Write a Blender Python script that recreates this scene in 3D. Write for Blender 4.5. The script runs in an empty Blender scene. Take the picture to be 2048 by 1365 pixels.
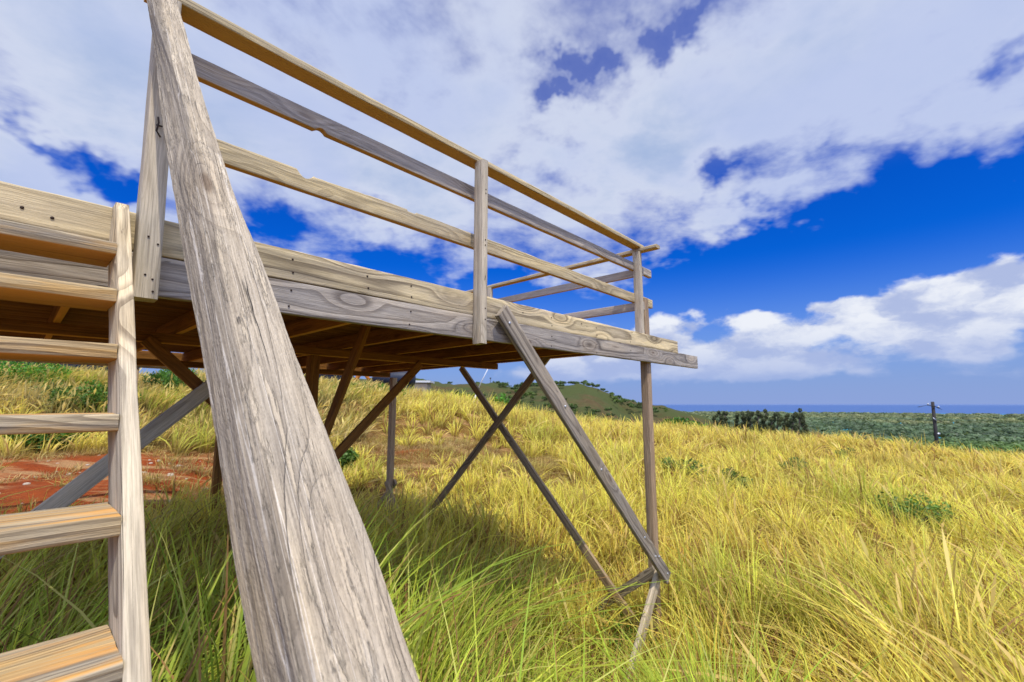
import bpy, math, random
import numpy as np
from mathutils import Vector, Matrix, noise

random.seed(7)
rng = np.random.default_rng(11)
sc = bpy.context.scene
col = sc.collection
R = math.radians
EYE = 1.7                                   # camera height above the ground it stands on

# ---------------------------------------------------------------- site frame: s along the deck's long side, t into the deck, z up
AZ = R(42.5)
D1 = Vector((math.sin(AZ), math.cos(AZ), 0)); D2 = Vector((-math.cos(AZ), math.sin(AZ), 0)); UP = Vector((0, 0, 1))
def W(s, t, z): return D1 * s + D2 * t + UP * (z + EYE)
def V(s, t, z): return D1 * s + D2 * t + UP * z
def st_of(x, y): return x * D1.x + y * D1.y, x * D2.x + y * D2.y

# camera model of the photograph (16 mm on full frame, tilted up 7.9 degrees)
F_PX, PITCH = 910.0, math.atan(126 / 910.0)
def ray(u, v):
    a, b = (u - 1024) / F_PX, (682.5 - v) / F_PX
    return Vector((a, math.cos(PITCH) - b * math.sin(PITCH), math.sin(PITCH) + b * math.cos(PITCH)))
def azel(u, v):
    r = ray(u, v); return math.atan2(r.x, r.y), math.atan2(r.z, math.hypot(r.x, r.y))
def site(u, v):
    r = ray(u, v); return Vector((r.dot(D1), r.dot(D2), r.z))

# ---------------------------------------------------------------- node helpers
class NT:
    def __init__(s, tree): s.t = tree; s.n = tree.nodes; s.l = tree.links; s.n.clear()
    def new(s, kind, **kw):
        nd = s.n.new(kind)
        for k, v in kw.items(): setattr(nd, k, v)
        return nd
    def put(s, sock, v):
        if hasattr(v, 'is_output'): s.l.new(v, sock)
        elif v is not None: sock.default_value = v
    def m(s, op, a, b=None, c=None, clamp=False):
        nd = s.new('ShaderNodeMath', operation=op, use_clamp=clamp)
        s.put(nd.inputs[0], a)
        if b is not None: s.put(nd.inputs[1], b)
        if c is not None: s.put(nd.inputs[2], c)
        return nd.outputs[0]
    def vm(s, op, a, b=None, scale=None):
        nd = s.new('ShaderNodeVectorMath', operation=op)
        s.put(nd.inputs[0], a)
        if b is not None: s.put(nd.inputs[1], b)
        if scale is not None: s.put(nd.inputs['Scale'], scale)
        return nd.outputs['Value'] if op in ('DOT_PRODUCT', 'LENGTH', 'DISTANCE') else nd.outputs[0]
    def noise(s, vec, scale=1.0, detail=4.0, rough=0.55, dist=0.0, out='Fac'):
        nd = s.new('ShaderNodeTexNoise'); s.put(nd.inputs['Vector'], vec)
        nd.inputs['Scale'].default_value = scale; nd.inputs['Detail'].default_value = detail
        nd.inputs['Roughness'].default_value = rough; nd.inputs['Distortion'].default_value = dist
        return nd.outputs[out]
    def ss(s, x, lo, hi, a=0.0, b=1.0):
        nd = s.new('ShaderNodeMapRange', interpolation_type='SMOOTHSTEP')
        s.put(nd.inputs[0], x); s.put(nd.inputs[1], lo); s.put(nd.inputs[2], hi); s.put(nd.inputs[3], a); s.put(nd.inputs[4], b)
        return nd.outputs[0]
    def mix(s, f, a, b, blend='MIX'):
        nd = s.new('ShaderNodeMix', data_type='RGBA', blend_type=blend)
        s.put(nd.inputs[0], f); s.put(nd.inputs[6], c4(a)); s.put(nd.inputs[7], c4(b))
        return nd.outputs[2]
    def xyz(s, v):
        nd = s.new('ShaderNodeSeparateXYZ'); s.put(nd.inputs[0], v); return nd.outputs
    def comb(s, x, y, z):
        nd = s.new('ShaderNodeCombineXYZ')
        for i, q in enumerate((x, y, z)): s.put(nd.inputs[i], q)
        return nd.outputs[0]
    def bump(s, h, strength, dist):
        nd = s.new('ShaderNodeBump'); s.put(nd.inputs['Height'], h)
        nd.inputs['Strength'].default_value = strength; nd.inputs['Distance'].default_value = dist
        return nd.outputs[0]
def c4(c):
    if hasattr(c, 'is_output'): return c
    return (c[0], c[1], c[2], 1.0) if len(c) == 3 else c
def srgb(r, g, b):
    f = lambda q: (q / 255 / 12.92) if q / 255 <= 0.04045 else ((q / 255 + 0.055) / 1.055) ** 2.4
    return (f(r), f(g), f(b))
def material(name):
    m = bpy.data.materials.new(name); m.use_nodes = True
    return m, NT(m.node_tree)
def principled(nt, color, rough=0.8, normal=None, spec=0.25, metal=0.0):
    p = nt.new('ShaderNodeBsdfPrincipled'); o = nt.new('ShaderNodeOutputMaterial')
    nt.put(p.inputs['Base Color'], c4(color)); nt.put(p.inputs['Roughness'], rough)
    p.inputs['Specular IOR Level'].default_value = spec; p.inputs['Metallic'].default_value = metal
    if normal is not None: nt.put(p.inputs['Normal'], normal)
    nt.l.new(p.outputs[0], o.inputs[0])
    return p

# ---------------------------------------------------------------- weathered timber: growth rings about an off-centre pith, knots, fibres, checks, stains
def wood(name, light, dark, stain, stain_amt=0.35, ring=75.0, contrast=0.55, fuzz=0.5, knot=1.0, topstain_bounce=None, sidestain=None, bumpy=1.0, grade=None, band=0.0):
    m, n = material(name)
    tc = n.new('ShaderNodeTexCoord'); oi = n.new('ShaderNodeObjectInfo')
    off = n.vm('SCALE', (13.1, 7.7, 5.3), scale=oi.outputs['Random'])
    p = n.vm('ADD', tc.outputs['Object'], off)
    x, y, z = n.xyz(p)
    lx, ly, lz = n.xyz(tc.outputs['Object'])
    # knots
    kv = n.vm('MULTIPLY', p, (1.6, 5.5, 0.8))
    vo = n.new('ShaderNodeTexVoronoi'); n.put(vo.inputs['Vector'], kv); vo.inputs['Scale'].default_value = 1.0; vo.inputs['Randomness'].default_value = 0.9
    kd = vo.outputs['Distance']
    kbell = n.m('MULTIPLY', n.ss(kd, 0.46, 0.0), knot)
    kcore = n.m('MULTIPLY', n.ss(kd, 0.115, 0.06), knot)
    # rings
    wob = n.noise(n.vm('MULTIPLY', p, (0.75, 4.0, 4.0)), 1.0, 2.0, 0.45)
    wob2 = n.noise(n.vm('MULTIPLY', p, (3.0, 22.0, 22.0)), 1.0, 3.0, 0.55)
    py = n.m('ADD', ly, n.m('MULTIPLY_ADD', oi.outputs['Random'], 0.09, -0.05))
    pz = n.m('ADD', lz, n.m('MULTIPLY_ADD', oi.outputs['Random'], 0.03, 0.05))
    rad = n.m('SQRT', n.m('ADD', n.m('MULTIPLY', py, py), n.m('MULTIPLY', pz, pz)))
    rad = n.m('ADD', rad, n.m('MULTIPLY', wob, 0.085))
    rad = n.m('ADD', rad, n.m('MULTIPLY', wob2, 0.006))
    rad = n.m('ADD', rad, n.m('MULTIPLY', kbell, 0.075))
    ph = n.m('MULTIPLY', rad, ring)
    fr = n.m('FRACT', ph)
    late = n.ss(fr, .35, .93)                               # soft early wood rising to a hard late-wood line
    late = n.m('MULTIPLY', late, n.ss(fr, 1.0, 0.93))
    vary = n.noise(n.comb(n.m('MULTIPLY', x, 0.6), n.m('MULTIPLY', ph, 0.33), 0.0), 1.0, 2.0, 0.5)
    late = n.m('MULTIPLY', late, n.m('MULTIPLY_ADD', vary, 2.6, -0.55), clamp=True)
    fib = n.noise(n.vm('MULTIPLY', p, (7.0, 260.0, 260.0)), 1.0, 4.0, 0.6)
    fib2 = n.noise(n.vm('MULTIPLY', p, (2.2, 90.0, 90.0)), 1.0, 3.0, 0.55)
    patch = n.noise(n.vm('MULTIPLY', p, (1.0, 16.0, 16.0)), 1.0, 4.0, 0.6)
    grit = n.noise(n.vm('MULTIPLY', p, (90.0, 260.0, 260.0)), 1.0, 3.0, 0.6)
    patch2 = n.noise(n.vm('MULTIPLY', p, (5.0, 75.0, 75.0)), 1.0, 5.0, 0.65)
    blotch = n.noise(n.vm('MULTIPLY', p, (0.7, 3.0, 3.0)), 1.0, 4.0, 0.6)
    cr = n.noise(n.vm('MULTIPLY', p, (0.55, 30.0, 30.0)), 1.0, 1.0, 0.5, 0.0)
    crack = n.m('MULTIPLY', n.ss(n.m('ABSOLUTE', n.m('SUBTRACT', cr, 0.5)), 0.007, 0.0), n.ss(n.noise(n.vm('MULTIPLY', p, (1.6, 12.0, 12.0)), 1.0, 2.0, .5), 0.54, 0.62))
    gouge = n.ss(n.noise(n.vm('MULTIPLY', p, (9.0, 60.0, 60.0)), 1.0, 2.0, .5), 0.74, 0.80)
    # colour
    c = n.mix(n.m('MULTIPLY', n.ss(patch, 0.36, 0.66), 0.8), light, dark)
    c = n.mix(n.m('MULTIPLY', n.ss(blotch, 0.46, 0.66), stain_amt), c, stain)
    c = n.mix(n.m('MULTIPLY', late, contrast), c, n.vm('MULTIPLY', c, (0.36, 0.33, 0.32)))
    c = n.mix(n.m('MULTIPLY', n.ss(fib, 0.40, 0.62), 0.5), c, n.vm('MULTIPLY', c, (0.46, 0.45, 0.45)))
    c = n.mix(n.m('MULTIPLY', n.ss(fib2, 0.52, 0.72), 0.45), c, n.vm('MULTIPLY', c, (0.55, 0.54, 0.55)))
    c = n.mix(n.m('MULTIPLY', n.ss(grit, 0.52, 0.75), 0.45 * fuzz), c, n.vm('MULTIPLY', c, (0.5, 0.49, 0.48)))
    flake = n.m('MULTIPLY', n.ss(patch2, 0.55, 0.60), fuzz)
    c = n.mix(n.m('MULTIPLY', flake, 0.55), c, n.vm('MULTIPLY', c4(light)[:3] if not hasattr(light, 'is_output') else light, (1.08, 1.07, 1.04)))
    if band:                                                   # broad light and dark bands following the growth rings
        bn = n.noise(n.comb(n.m('MULTIPLY', x, .45), n.m('MULTIPLY', ph, .55), 7.0), 1.0, 3.0, 0.6)
        c = n.mix(n.m('MULTIPLY', n.ss(bn, .50, .64), band), c, n.vm('MULTIPLY', c, (.50, .50, .53)))
        c = n.mix(n.m('MULTIPLY', n.ss(bn, .50, .38), band * .8), c, n.vm('MULTIPLY', c, (1.28, 1.25, 1.18)))
    if grade:                                                  # one edge darker and greyer
        gq = n.m('ADD', ly, n.m('MULTIPLY_ADD', n.noise(n.vm('MULTIPLY', p, (2.0, 26.0, 26.0)), 1.0, 5.0, .65), .07, -.035))
        wl = n.m('MULTIPLY', n.ss(n.m('ABSOLUTE', n.m('SUBTRACT', n.noise(n.vm('MULTIPLY', p, (.3, 34.0, 34.0)), 1.0, 1.0, .5), .5)), .009, .002), n.ss(gq, -.09, -.03))
        c = n.mix(n.m('MULTIPLY', wl, .6), c, (.80, .74, .66))
        c = n.mix(n.m('MULTIPLY', n.ss(gq, grade[0], grade[1]), .85), c, n.vm('MULTIPLY', c, grade[2]))
    if sidestain:
        c = n.mix(n.m('MULTIPLY', n.ss(n.noise(n.vm('MULTIPLY', p, (2.5, 30.0, 30.0)), 1.0, 4.0, 0.6), 0.50, 0.62), sidestain[1]), c, sidestain[0])
    if topstain_bounce:                                               # sheltered upper faces keep their raw orange colour
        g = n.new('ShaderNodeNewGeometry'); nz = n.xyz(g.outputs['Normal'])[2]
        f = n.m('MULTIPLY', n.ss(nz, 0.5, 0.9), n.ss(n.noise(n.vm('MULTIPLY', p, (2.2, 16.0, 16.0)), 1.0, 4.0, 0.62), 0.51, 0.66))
        c = n.mix(n.m('MULTIPLY', f, topstain_bounce[1]), c, topstain_bounce[0])
        f2 = n.m('MULTIPLY', n.ss(nz, -0.5, -0.9), 0.85)  # orange undersides: ground bounce light put into the colour
        c = n.mix(f2, c, topstain_bounce[2])
    c = n.mix(n.m('MULTIPLY', kbell, 0.35), c, n.vm('MULTIPLY', c, (0.85, 0.74, 0.62)))
    c = n.mix(n.m('MULTIPLY', kcore, 0.75), c, n.vm('MULTIPLY', c, (0.35, 0.26, 0.20)))
    c = n.mix(n.m('MULTIPLY', crack, 0.8), c, (0.03, 0.024, 0.02))
    c = n.mix(n.m('MULTIPLY', gouge, 0.75), c, (0.06, 0.05, 0.045))
    c = n.vm('MULTIPLY', c, (1.04, 1.0, 0.90))
    h = n.m('MULTIPLY_ADD', late, 0.9, n.m('MULTIPLY', grit, -0.8 * fuzz))
    h = n.m('ADD', h, n.m('MULTIPLY', gouge, -2.0))
    h = n.m('ADD', h, n.m('MULTIPLY', fib, -0.9))
    h = n.m('ADD', h, n.m('MULTIPLY', fib2, -0.5))
    h = n.m('ADD', h, n.m('MULTIPLY', flake, 0.6))
    h = n.m('ADD', h, n.m('MULTIPLY', crack, -2.2))
    principled(n, c, 0.86, n.bump(h, 0.55 * bumpy, 0.004), 0.15)
    return m

M = {}
M['rail'] = wood('silvered_pine', (0.53, 0.455, 0.355), (0.375, 0.33, 0.275), (0.52, 0.395, 0.22), 0.6, 60, 0.35, 1.0, 0.8, bumpy=1.9, grade=(-.004, .012, (.52, .52, .545)), band=.12)
M['grey'] = wood('grey_fascia_pine', (0.44, 0.40, 0.36), (0.27, 0.25, 0.24), (0.46, 0.36, 0.23), 0.35, 42, 0.8, 0.3, 1.0, band=.75)
M['pale'] = wood('pale_fascia_pine', (0.74, 0.615, 0.38), (0.56, 0.47, 0.31), (0.45, 0.39, 0.32), 0.5, 42, 0.8, 0.25, 1.0, band=.8)
M['post'] = wood('pale_post_pine', (0.60, 0.53, 0.415), (0.46, 0.41, 0.34), (0.52, 0.41, 0.27), 0.35, 70, 0.5, 0.3, 0.6, band=.4)
M['straw'] = wood('straw_rail_pine', (0.60, 0.49, 0.29), (0.49, 0.42, 0.29), (0.40, 0.34, 0.27), 0.4, 70, 0.45, 0.2, 0.4, topstain_bounce=((0.48, 0.42, 0.33), 0.4, (0.46, 0.28, 0.07)), band=.4)
M['greyrail'] = wood('grey_rail_pine', (0.47, 0.42, 0.37), (0.36, 0.325, 0.30), (0.48, 0.37, 0.25), 0.3, 70, 0.4, 0.2, 0.4, topstain_bounce=((0.46, 0.41, 0.35), 0.3, (0.46, 0.27, 0.06)), band=.4)
M['tread'] = wood('worn_tread_pine', (0.50, 0.42, 0.29), (0.28, 0.26, 0.235), (0.60, 0.40, 0.15), 0.6, 95, 0.85, 0.3, 0.4,
                  topstain_bounce=((0.60, 0.29, 0.06), 0.7, (0.46, 0.21, 0.04)), sidestain=((0.58, 0.34, 0.10), 0.4), band=.6)
M['stringer'] = wood('bleached_stringer_pine', (0.64, 0.56, 0.43), (0.45, 0.40, 0.33), (0.60, 0.44, 0.20), 0.4, 40, 0.75, 0.3, 1.0, band=.6)
M['under'] = wood('sheltered_pine', (0.30, 0.135, 0.035), (0.17, 0.075, 0.02), (0.36, 0.17, 0.035), 0.5, 60, 0.5, 0.1, 0.7, topstain_bounce=((.3, .14, .04), .2, (.66, .33, .07)), band=.4)
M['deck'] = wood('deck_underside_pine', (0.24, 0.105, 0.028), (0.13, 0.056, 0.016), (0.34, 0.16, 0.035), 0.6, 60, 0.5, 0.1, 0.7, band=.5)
M['brace'] = wood('grey_brace_pine', (0.37, 0.325, 0.275), (0.25, 0.22, 0.185), (0.32, 0.25, 0.15), 0.4, 50, 0.8, 0.3, 0.8, band=.7)
M['leg'] = wood('brown_leg_pine', (0.42, 0.31, 0.21), (0.33, 0.245, 0.17), (0.40, 0.26, 0.13), 0.4, 70, 0.4, 0.1, 0.4, band=.4)
M['xbrace'] = wood('shaded_brown_brace', (0.40, 0.30, 0.19), (0.29, 0.215, 0.135), (0.36, 0.24, 0.12), 0.4, 50, 0.7, 0.2, 0.7, band=.5)
def plain(name, c, rough=0.7, metal=0.0, var=0.25, scale=30.0):
    m, n = material(name)
    tc = n.new('ShaderNodeTexCoord')
    f = n.noise(tc.outputs['Object'], scale, 4.0, 0.6)
    principled(n, n.mix(n.m('MULTIPLY', f, var * 2), c, tuple(q * 0.45 for q in c)), rough, None, 0.3, metal)
    return m
M['nail'] = plain('rusted_steel', (0.05, 0.03, 0.02), 0.6, 0.6)
M['zinc'] = plain('galvanised_bolt', (0.55, 0.56, 0.58), 0.45, 0.7)

# ---------------------------------------------------------------- objects and timbers
def link(name, me, mat=None, parent=None):
    o = bpy.data.objects.new(name, me); col.objects.link(o)
    if mat is not None: me.materials.append(mat)
    if parent is not None:
        o.parent = parent
    return o
def tag(o, label=None, cat=None, group=None, kind=None):
    for k, v in (('label', label), ('category', cat), ('group', group), ('kind', kind)):
        if v: o[k] = v
    return o
def empty(name, loc, label=None, cat=None, group=None):
    o = bpy.data.objects.new(name, None); col.objects.link(o); o.location = loc; o.empty_display_size = 0.2
    return tag(o, label, cat, group)
def place(o, M4):
    """give o a world matrix although its parent sits elsewhere (parents are unrotated empties)"""
    if o.parent is not None:
        M4 = Matrix.Translation(-o.parent.location) @ M4
    o.matrix_basis = M4
def section(w, d, b, per=2):
    """rounded rectangle, counter-clockwise"""
    pts = []
    hw, hd = w / 2, d / 2
    for cx, cy, a0 in ((hw - b, hd - b, 0), (-hw + b, hd - b, 90), (-hw + b, -hd + b, 180), (hw - b, -hd + b, 270)):
        for k in range(per + 1):
            a = R(a0 + 90 * k / per); pts.append((cx + b * math.cos(a), cy + b * math.sin(a)))
    out = []
    for i, p in enumerate(pts):
        q = pts[(i + 1) % len(pts)]; out.append(p)
        L = math.hypot(q[0] - p[0], q[1] - p[1])
        k = int(L / 0.03)
        for j in range(1, k + 1): out.append((p[0] + (q[0] - p[0]) * j / (k + 1), p[1] + (q[1] - p[1]) * j / (k + 1)))
    return out
def timber(name, parent, A, B, nrm, w, d, mat, rough=0.0018, bev=0.006, warp=0.0, shape=None, clip=None, step=0.07):
    """one sawn board from A to B (world); w across, d along nrm; a mesh whose local x runs along the grain"""
    A, B = Vector(A), Vector(B); X = (B - A); L = X.length; X.normalize()
    Z = Vector(nrm); Z = (Z - X * Z.dot(X)).normalized(); Y = Z.cross(X)
    Mw = Matrix((X, Y, Z)).transposed().to_4x4(); Mw.translation = (A + B) / 2
    sec = section(w, d, min(bev, w * .3, d * .3)); ns = len(sec)
    k = max(2, int(L / step)); sd = random.uniform(0, 500)
    vs = []
    for i in range(k + 1):
        x = -L / 2 + L * i / k
        for (y, z) in sec:
            p = Vector((x * 4.0, y * 30, z * 30 + sd))
            y2 = y + noise.noise(p) * rough; z2 = z + noise.noise(p + Vector((31, 7, 3))) * rough
            y2 += warp * math.sin(x * 1.1 + sd); z2 += warp * 0.6 * math.sin(x * 1.7 + sd * 2)
            q = (x + noise.noise(p * 0.6) * rough * (1.5 if i in (0, k) else 0.0), y2, z2)
            if shape: q = shape(*q)
            vs.append(q)
    if clip:
        Mi = Mw.inverted()
        vs = [tuple(Mi @ clip(Mw @ Vector(q))) for q in vs]
    fs = [(i * ns + j, i * ns + (j + 1) % ns, (i + 1) * ns + (j + 1) % ns, (i + 1) * ns + j) for i in range(k) for j in range(ns)]
    fs = [f[::-1] for f in fs]
    fs += [tuple(range(ns)), tuple(range(k * ns, k * ns + ns))[::-1]]
    fs = [f[::-1] for f in fs]
    fs[-2] = tuple(range(ns))[::-1]; fs[-1] = tuple(range(k * ns, k * ns + ns))
    me = bpy.data.meshes.new(name); me.from_pydata(vs, [], fs)
    for i, p in enumerate(me.polygons): p.use_smooth = i < len(fs) - 2
    me.set_sharp_from_angle(angle=R(50))
    o = link(name, me, mat, parent); place(o, Mw)
    return o
def bar(name, parent, a, b, nrm, w, d, mat, **kw):
    """the same in site coordinates (s, t, z)"""
    return timber(name, parent, W(*a), W(*b), V(*nrm), w, d, mat, **kw)
def studs(name, parent_part, pts, nrm, r, h, mat):
    """bolt or nail heads: small domed discs on a face (site coordinates), one mesh"""
    N = V(*nrm).normalized(); T = N.orthogonal().normalized(); Bn = N.cross(T)
    if len(pts) > 1:
        for p in pts: studs(name, parent_part, [p], nrm, r, h, mat)
        return
    vs, fs = [], []
    for p in pts:
        c = W(*p); b = len(vs)
        for rr, hh in ((1.0, 0.0), (0.92, 0.7), (0.5, 1.0)):
            for k in range(10):
                a = k * math.tau / 10
                vs.append(c + (T * math.cos(a) + Bn * math.sin(a)) * r * rr + N * h * hh)
        vs.append(c + N * h * 1.1)
        for q in range(2):
            for k in range(10): fs.append((b + q * 10 + k, b + q * 10 + (k + 1) % 10, b + q * 10 + 10 + (k + 1) % 10, b + q * 10 + 10 + k))
        for k in range(10): fs.append((b + 20 + k, b + 20 + (k + 1) % 10, b + 30))
    me = bpy.data.meshes.new(name)
    o = link(name, me, mat, parent_part)
    Mi = (Matrix.Translation(parent_part.parent.location) @ parent_part.matrix_basis).inverted()
    me.from_pydata([tuple(Mi @ v) for v in vs], [], fs)
    for p in me.polygons: p.use_smooth = True
    return o

# ================================================================ THE PLATFORM
plat = empty('viewing_platform', W(1.8, 2.4, -1.9), 'raised weathered timber platform on braced legs with an open three-bar railing', 'platform')
SD, TD, ZD = (1, 0, 0), (0, 1, 0), (0, 0, 1)
# fascia: pale upper board and grey lower board, running past the corner by different lengths
def worn_top(x, y, z):
    return (x, y + (0.004 * noise.noise(Vector((x * 9, 3, 1))) + 0.006 * min(0, noise.noise(Vector((x * 2.3, 9, 4)))) if y > 0.08 else 0), z)
fu = bar('fascia_board', plat, (-.95, 2.423, .7125), (5.84, 2.423, .733), (0, -1, 0), .164, .046, M['pale'], shape=worn_top, rough=.0022)
fl = bar('fascia_board', plat, (-.95, 2.424, .534), (6.51, 2.424, .583), (0, -1, 0), .172, .046, M['grey'], rough=.0022)
fu['label'] = 'pale straw upper fascia board'; fl['label'] = 'silver grey lower fascia board running past the corner'
def fz(s): return .62 + s * .005
# deck
nb = 38
for i in range(nb):
    t = 2.52 + i * .1475
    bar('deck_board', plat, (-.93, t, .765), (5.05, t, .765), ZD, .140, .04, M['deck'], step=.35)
for s in (-.86, -.35, .17, .92, 1.66, 2.42, 3.13, 3.86, 4.55):
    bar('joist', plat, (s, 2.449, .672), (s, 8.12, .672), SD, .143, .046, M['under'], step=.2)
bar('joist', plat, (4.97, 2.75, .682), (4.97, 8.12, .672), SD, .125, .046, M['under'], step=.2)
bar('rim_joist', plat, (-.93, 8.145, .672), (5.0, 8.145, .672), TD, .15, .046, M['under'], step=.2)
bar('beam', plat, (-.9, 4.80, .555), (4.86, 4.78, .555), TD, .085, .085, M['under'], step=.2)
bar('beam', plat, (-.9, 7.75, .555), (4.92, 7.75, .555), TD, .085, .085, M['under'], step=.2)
# legs
lg = bar('leg', plat, (5.115, 2.505, -2.85), (5.11, 2.503, 1.28), (0, -1, 0), .105, .09, M['leg'])
bar('leg', plat, (5.0, 7.72, -2.4), (5.0, 7.72, .508), (0, -1, 0), .105, .1, M['leg'])
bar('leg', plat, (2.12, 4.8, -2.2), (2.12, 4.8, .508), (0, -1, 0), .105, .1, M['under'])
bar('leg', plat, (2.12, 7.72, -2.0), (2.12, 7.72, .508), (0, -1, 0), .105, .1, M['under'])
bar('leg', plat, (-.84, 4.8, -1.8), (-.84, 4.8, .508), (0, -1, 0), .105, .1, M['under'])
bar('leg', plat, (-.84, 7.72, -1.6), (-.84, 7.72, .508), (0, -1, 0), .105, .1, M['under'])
bar('leg', plat, (-.88, 2.51, -1.9), (-.88, 2.51, .6), (0, -1, 0), .105, .1, M['leg'])
# braces
ob = bar('brace', plat, (2.43, 2.338, .70), (5.09, 2.338, -1.90), (0, -1, 0), .135, .045, M['brace'], rough=.003)
ob['label'] = 'long outer brace bolted over the fascia down to the corner leg'
studs('bolt', ob, [(5.05, 2.3145, -1.84), (4.86, 2.3145, -1.62), (4.78, 2.3145, -1.6), (2.5, 2.3145, .61), (4.55, 2.3145, -1.36), (3.75, 2.3145, -.60), (3.2, 2.3145, -.02)], (0, -1, 0), .012, .006, M['zinc'])
bar('brace', plat, (5.02, 5.75, .60), (5.02, 2.45, -2.72), SD, .10, .045, M['xbrace'])
bar('brace', plat, (4.965, 3.75, .78), (4.965, 7.6, -2.95), SD, .10, .045, M['xbrace'])
bar('brace', plat, (3.45, 4.735, .50), (2.05, 4.735, -.88), (0, -1, 0), .10, .042, M['under'])       # knee braces of the middle leg
bar('brace', plat, (.70, 4.735, .53), (2.15, 4.735, -.85), (0, -1, 0), .10, .042, M['under'])
bar('brace', plat, (2.1, 3.70, .72), (2.1, 4.85, -.95), SD, .105, .045, M['under'])
bar('brace', plat, (1.66, 4.69, .62), (-.35, 4.69, -1.33), (0, -1, 0), .125, .045, M['post'])
bar('brace', plat, (5.08, 2.425, -1.84), (4.02, 2.38, -2.86), (0, -1, 0), .125, .045, M['post'])      # kickers at the leg feet
bar('brace', plat, (5.04, 2.45, -1.83), (5.04, 3.5, -2.66), SD, .11, .045, M['brace'])
bar('brace', plat, (5.06, 7.62, -1.45), (5.06, 8.9, -2.65), SD, .11, .045, M['xbrace'])
bar('brace', plat, (4.94, 7.75, -1.45), (4.94, 6.9, -2.5), SD, .09, .045, M['xbrace'])
# railing posts
ztop = lambda s: 1.768 + (1.885 - 1.768) * (s - .3) / 4.72
p1 = bar('railing_post', plat, (.325, 2.352, .425), (.295, 2.352, 1.775), (0, -1, 0), .083, .092, M['post'], rough=.002)
p2 = bar('railing_post', plat, (2.222, 2.350, .425), (2.222, 2.350, ztop(2.2)), (0, -1, 0), .056, .094, M['post'])
p3 = bar('railing_post', plat, (4.985, 2.497, .60), (4.985, 2.497, 1.835), (0, -1, 0), .066, .09, M['post'])
studs('nail', p1, [(.312, 2.3045, .68), (.345, 2.3045, .655), (.315, 2.3045, .52), (.34, 2.3045, .505), (.345, 2.3045, .455)], (0, -1, 0), .0042, .002, M['nail'])
studs('nail', p2, [(2.225, 2.302, 1.15), (2.225, 2.302, 1.19), (2.225, 2.302, 1.55), (2.225, 2.302, 1.58), (2.228, 2.302, .60), (2.228, 2.302, .68)], (0, -1, 0), .005, .003, M['nail'])
bar('railing_post', plat, (4.985, 5.05, .78), (4.985, 5.05, 1.835), (0, -1, 0), .056, .09, M['post'])
bar('railing_post', plat, (4.985, 7.75, .78), (4.985, 7.75, 1.835), (0, -1, 0), .056, .09, M['post'])
studs('nail', fu, [(-.045, 2.399, .715), (.035, 2.399, .70), (1.35, 2.399, .75), (1.36, 2.399, .68), (2.75, 2.399, .74), (3.6, 2.399, .76)], (0, -1, 0), .006, .003, M['nail'])
for q in (.92, 1.66, 3.13, 3.86, 4.55):
    studs('nail', fu, [(q, 2.399, .75), (q + .006, 2.399, .68)], (0, -1, 0), .0055, .003, M['nail'])
    studs('nail', fl, [(q + .004, 2.400, .585), (q - .003, 2.400, .50)], (0, -1, 0), .0055, .003, M['nail'])
# rails
bar('top_rail', plat, (.22, 2.365, 1.792), (5.06, 2.500, 1.908), (0, 0, 1), .115, .046, M['straw'])
def bite_low(x, y, z):
    # a chewed nick in the lower edge
    d = abs(x + 1.86)
    if y < -.02 and d < .035: y += .020 * (1 - (d / .035) ** 2)
    return (x, y, z)
bar('middle_rail', plat, (.345, 2.438, 1.583), (5.46, 2.566, 1.672), (0, -1, 0), .103, .042, M['greyrail'], shape=bite_low, step=.012)
def bite_high(x, y, z):
    if y > .02:
        d = abs(x + 1.93)
        if d < .05: y -= .038 * (1 - (d / .05) ** 2)
        if -1.88 < x < -1.5: y -= .012 * (1 - (x + 1.88) / .38)
        e = abs(x + 1.22)
        if e < .04: y -= .012
        y -= .010 * max(0, noise.noise(Vector((x * 2.1, 4, 8)))) + .002 * noise.noise(Vector((x * 22, 4, 8)))
    return (x, y, z)
bar('lower_rail', plat, (.345, 2.438, 1.208), (5.46, 2.566, 1.275), (0, -1, 0), .112, .042, M['straw'], shape=bite_high, step=.012)
bar('top_rail', plat, (5.02, 2.24, 1.859), (5.02, 7.85, 1.859), (0, 0, 1), .10, .044, M['straw'])
bar('middle_rail', plat, (5.045, 2.46, 1.600), (5.045, 7.85, 1.600), SD, .10, .042, M['greyrail'])
bar('lower_rail', plat, (5.045, 2.46, 1.178), (5.045, 7.85, 1.178), SD, .10, .042, M['greyrail'])
# bent nails left in the side of the first post
def tube_mesh(pts, r, n=8):
    vs, fs = [], []
    for i, p in enumerate(pts):
        d = (pts[min(i + 1, len(pts) - 1)] - pts[max(i - 1, 0)]).normalized(); a = d.orthogonal().normalized(); b = d.cross(a)
        rr = r[i] if isinstance(r, (list, tuple)) else r
        for k in range(n):
            q = k * math.tau / n; vs.append(p + (a * math.cos(q) + b * math.sin(q)) * rr)
    for i in range(len(pts) - 1):
        for k in range(n): fs.append((i * n + k, i * n + (k + 1) % n, i * n + n + (k + 1) % n, i * n + n + k))
    fs += [tuple(range(n))[::-1], tuple(range((len(pts) - 1) * n, len(pts) * n))]
    return vs, fs
def tube(name, parent, pts, r, mat, n=8):
    vs, fs = tube_mesh([Vector(p) for p in pts], r, n)
    o0 = Vector(parent.location) if parent is not None else Vector((0, 0, 0))
    me = bpy.data.meshes.new(name); me.from_pydata([tuple(v - o0) for v in vs], [], fs)
    for p in me.polygons: p.use_smooth = True
    return link(name, me, mat, parent)
nl = tube('bent_nail', plat, [W(.298, 2.30, 1.20), W(.300, 2.285, 1.17), W(.296, 2.285, 1.13), W(.312, 2.29, 1.11)], .0035, M['nail'], 6)
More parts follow.
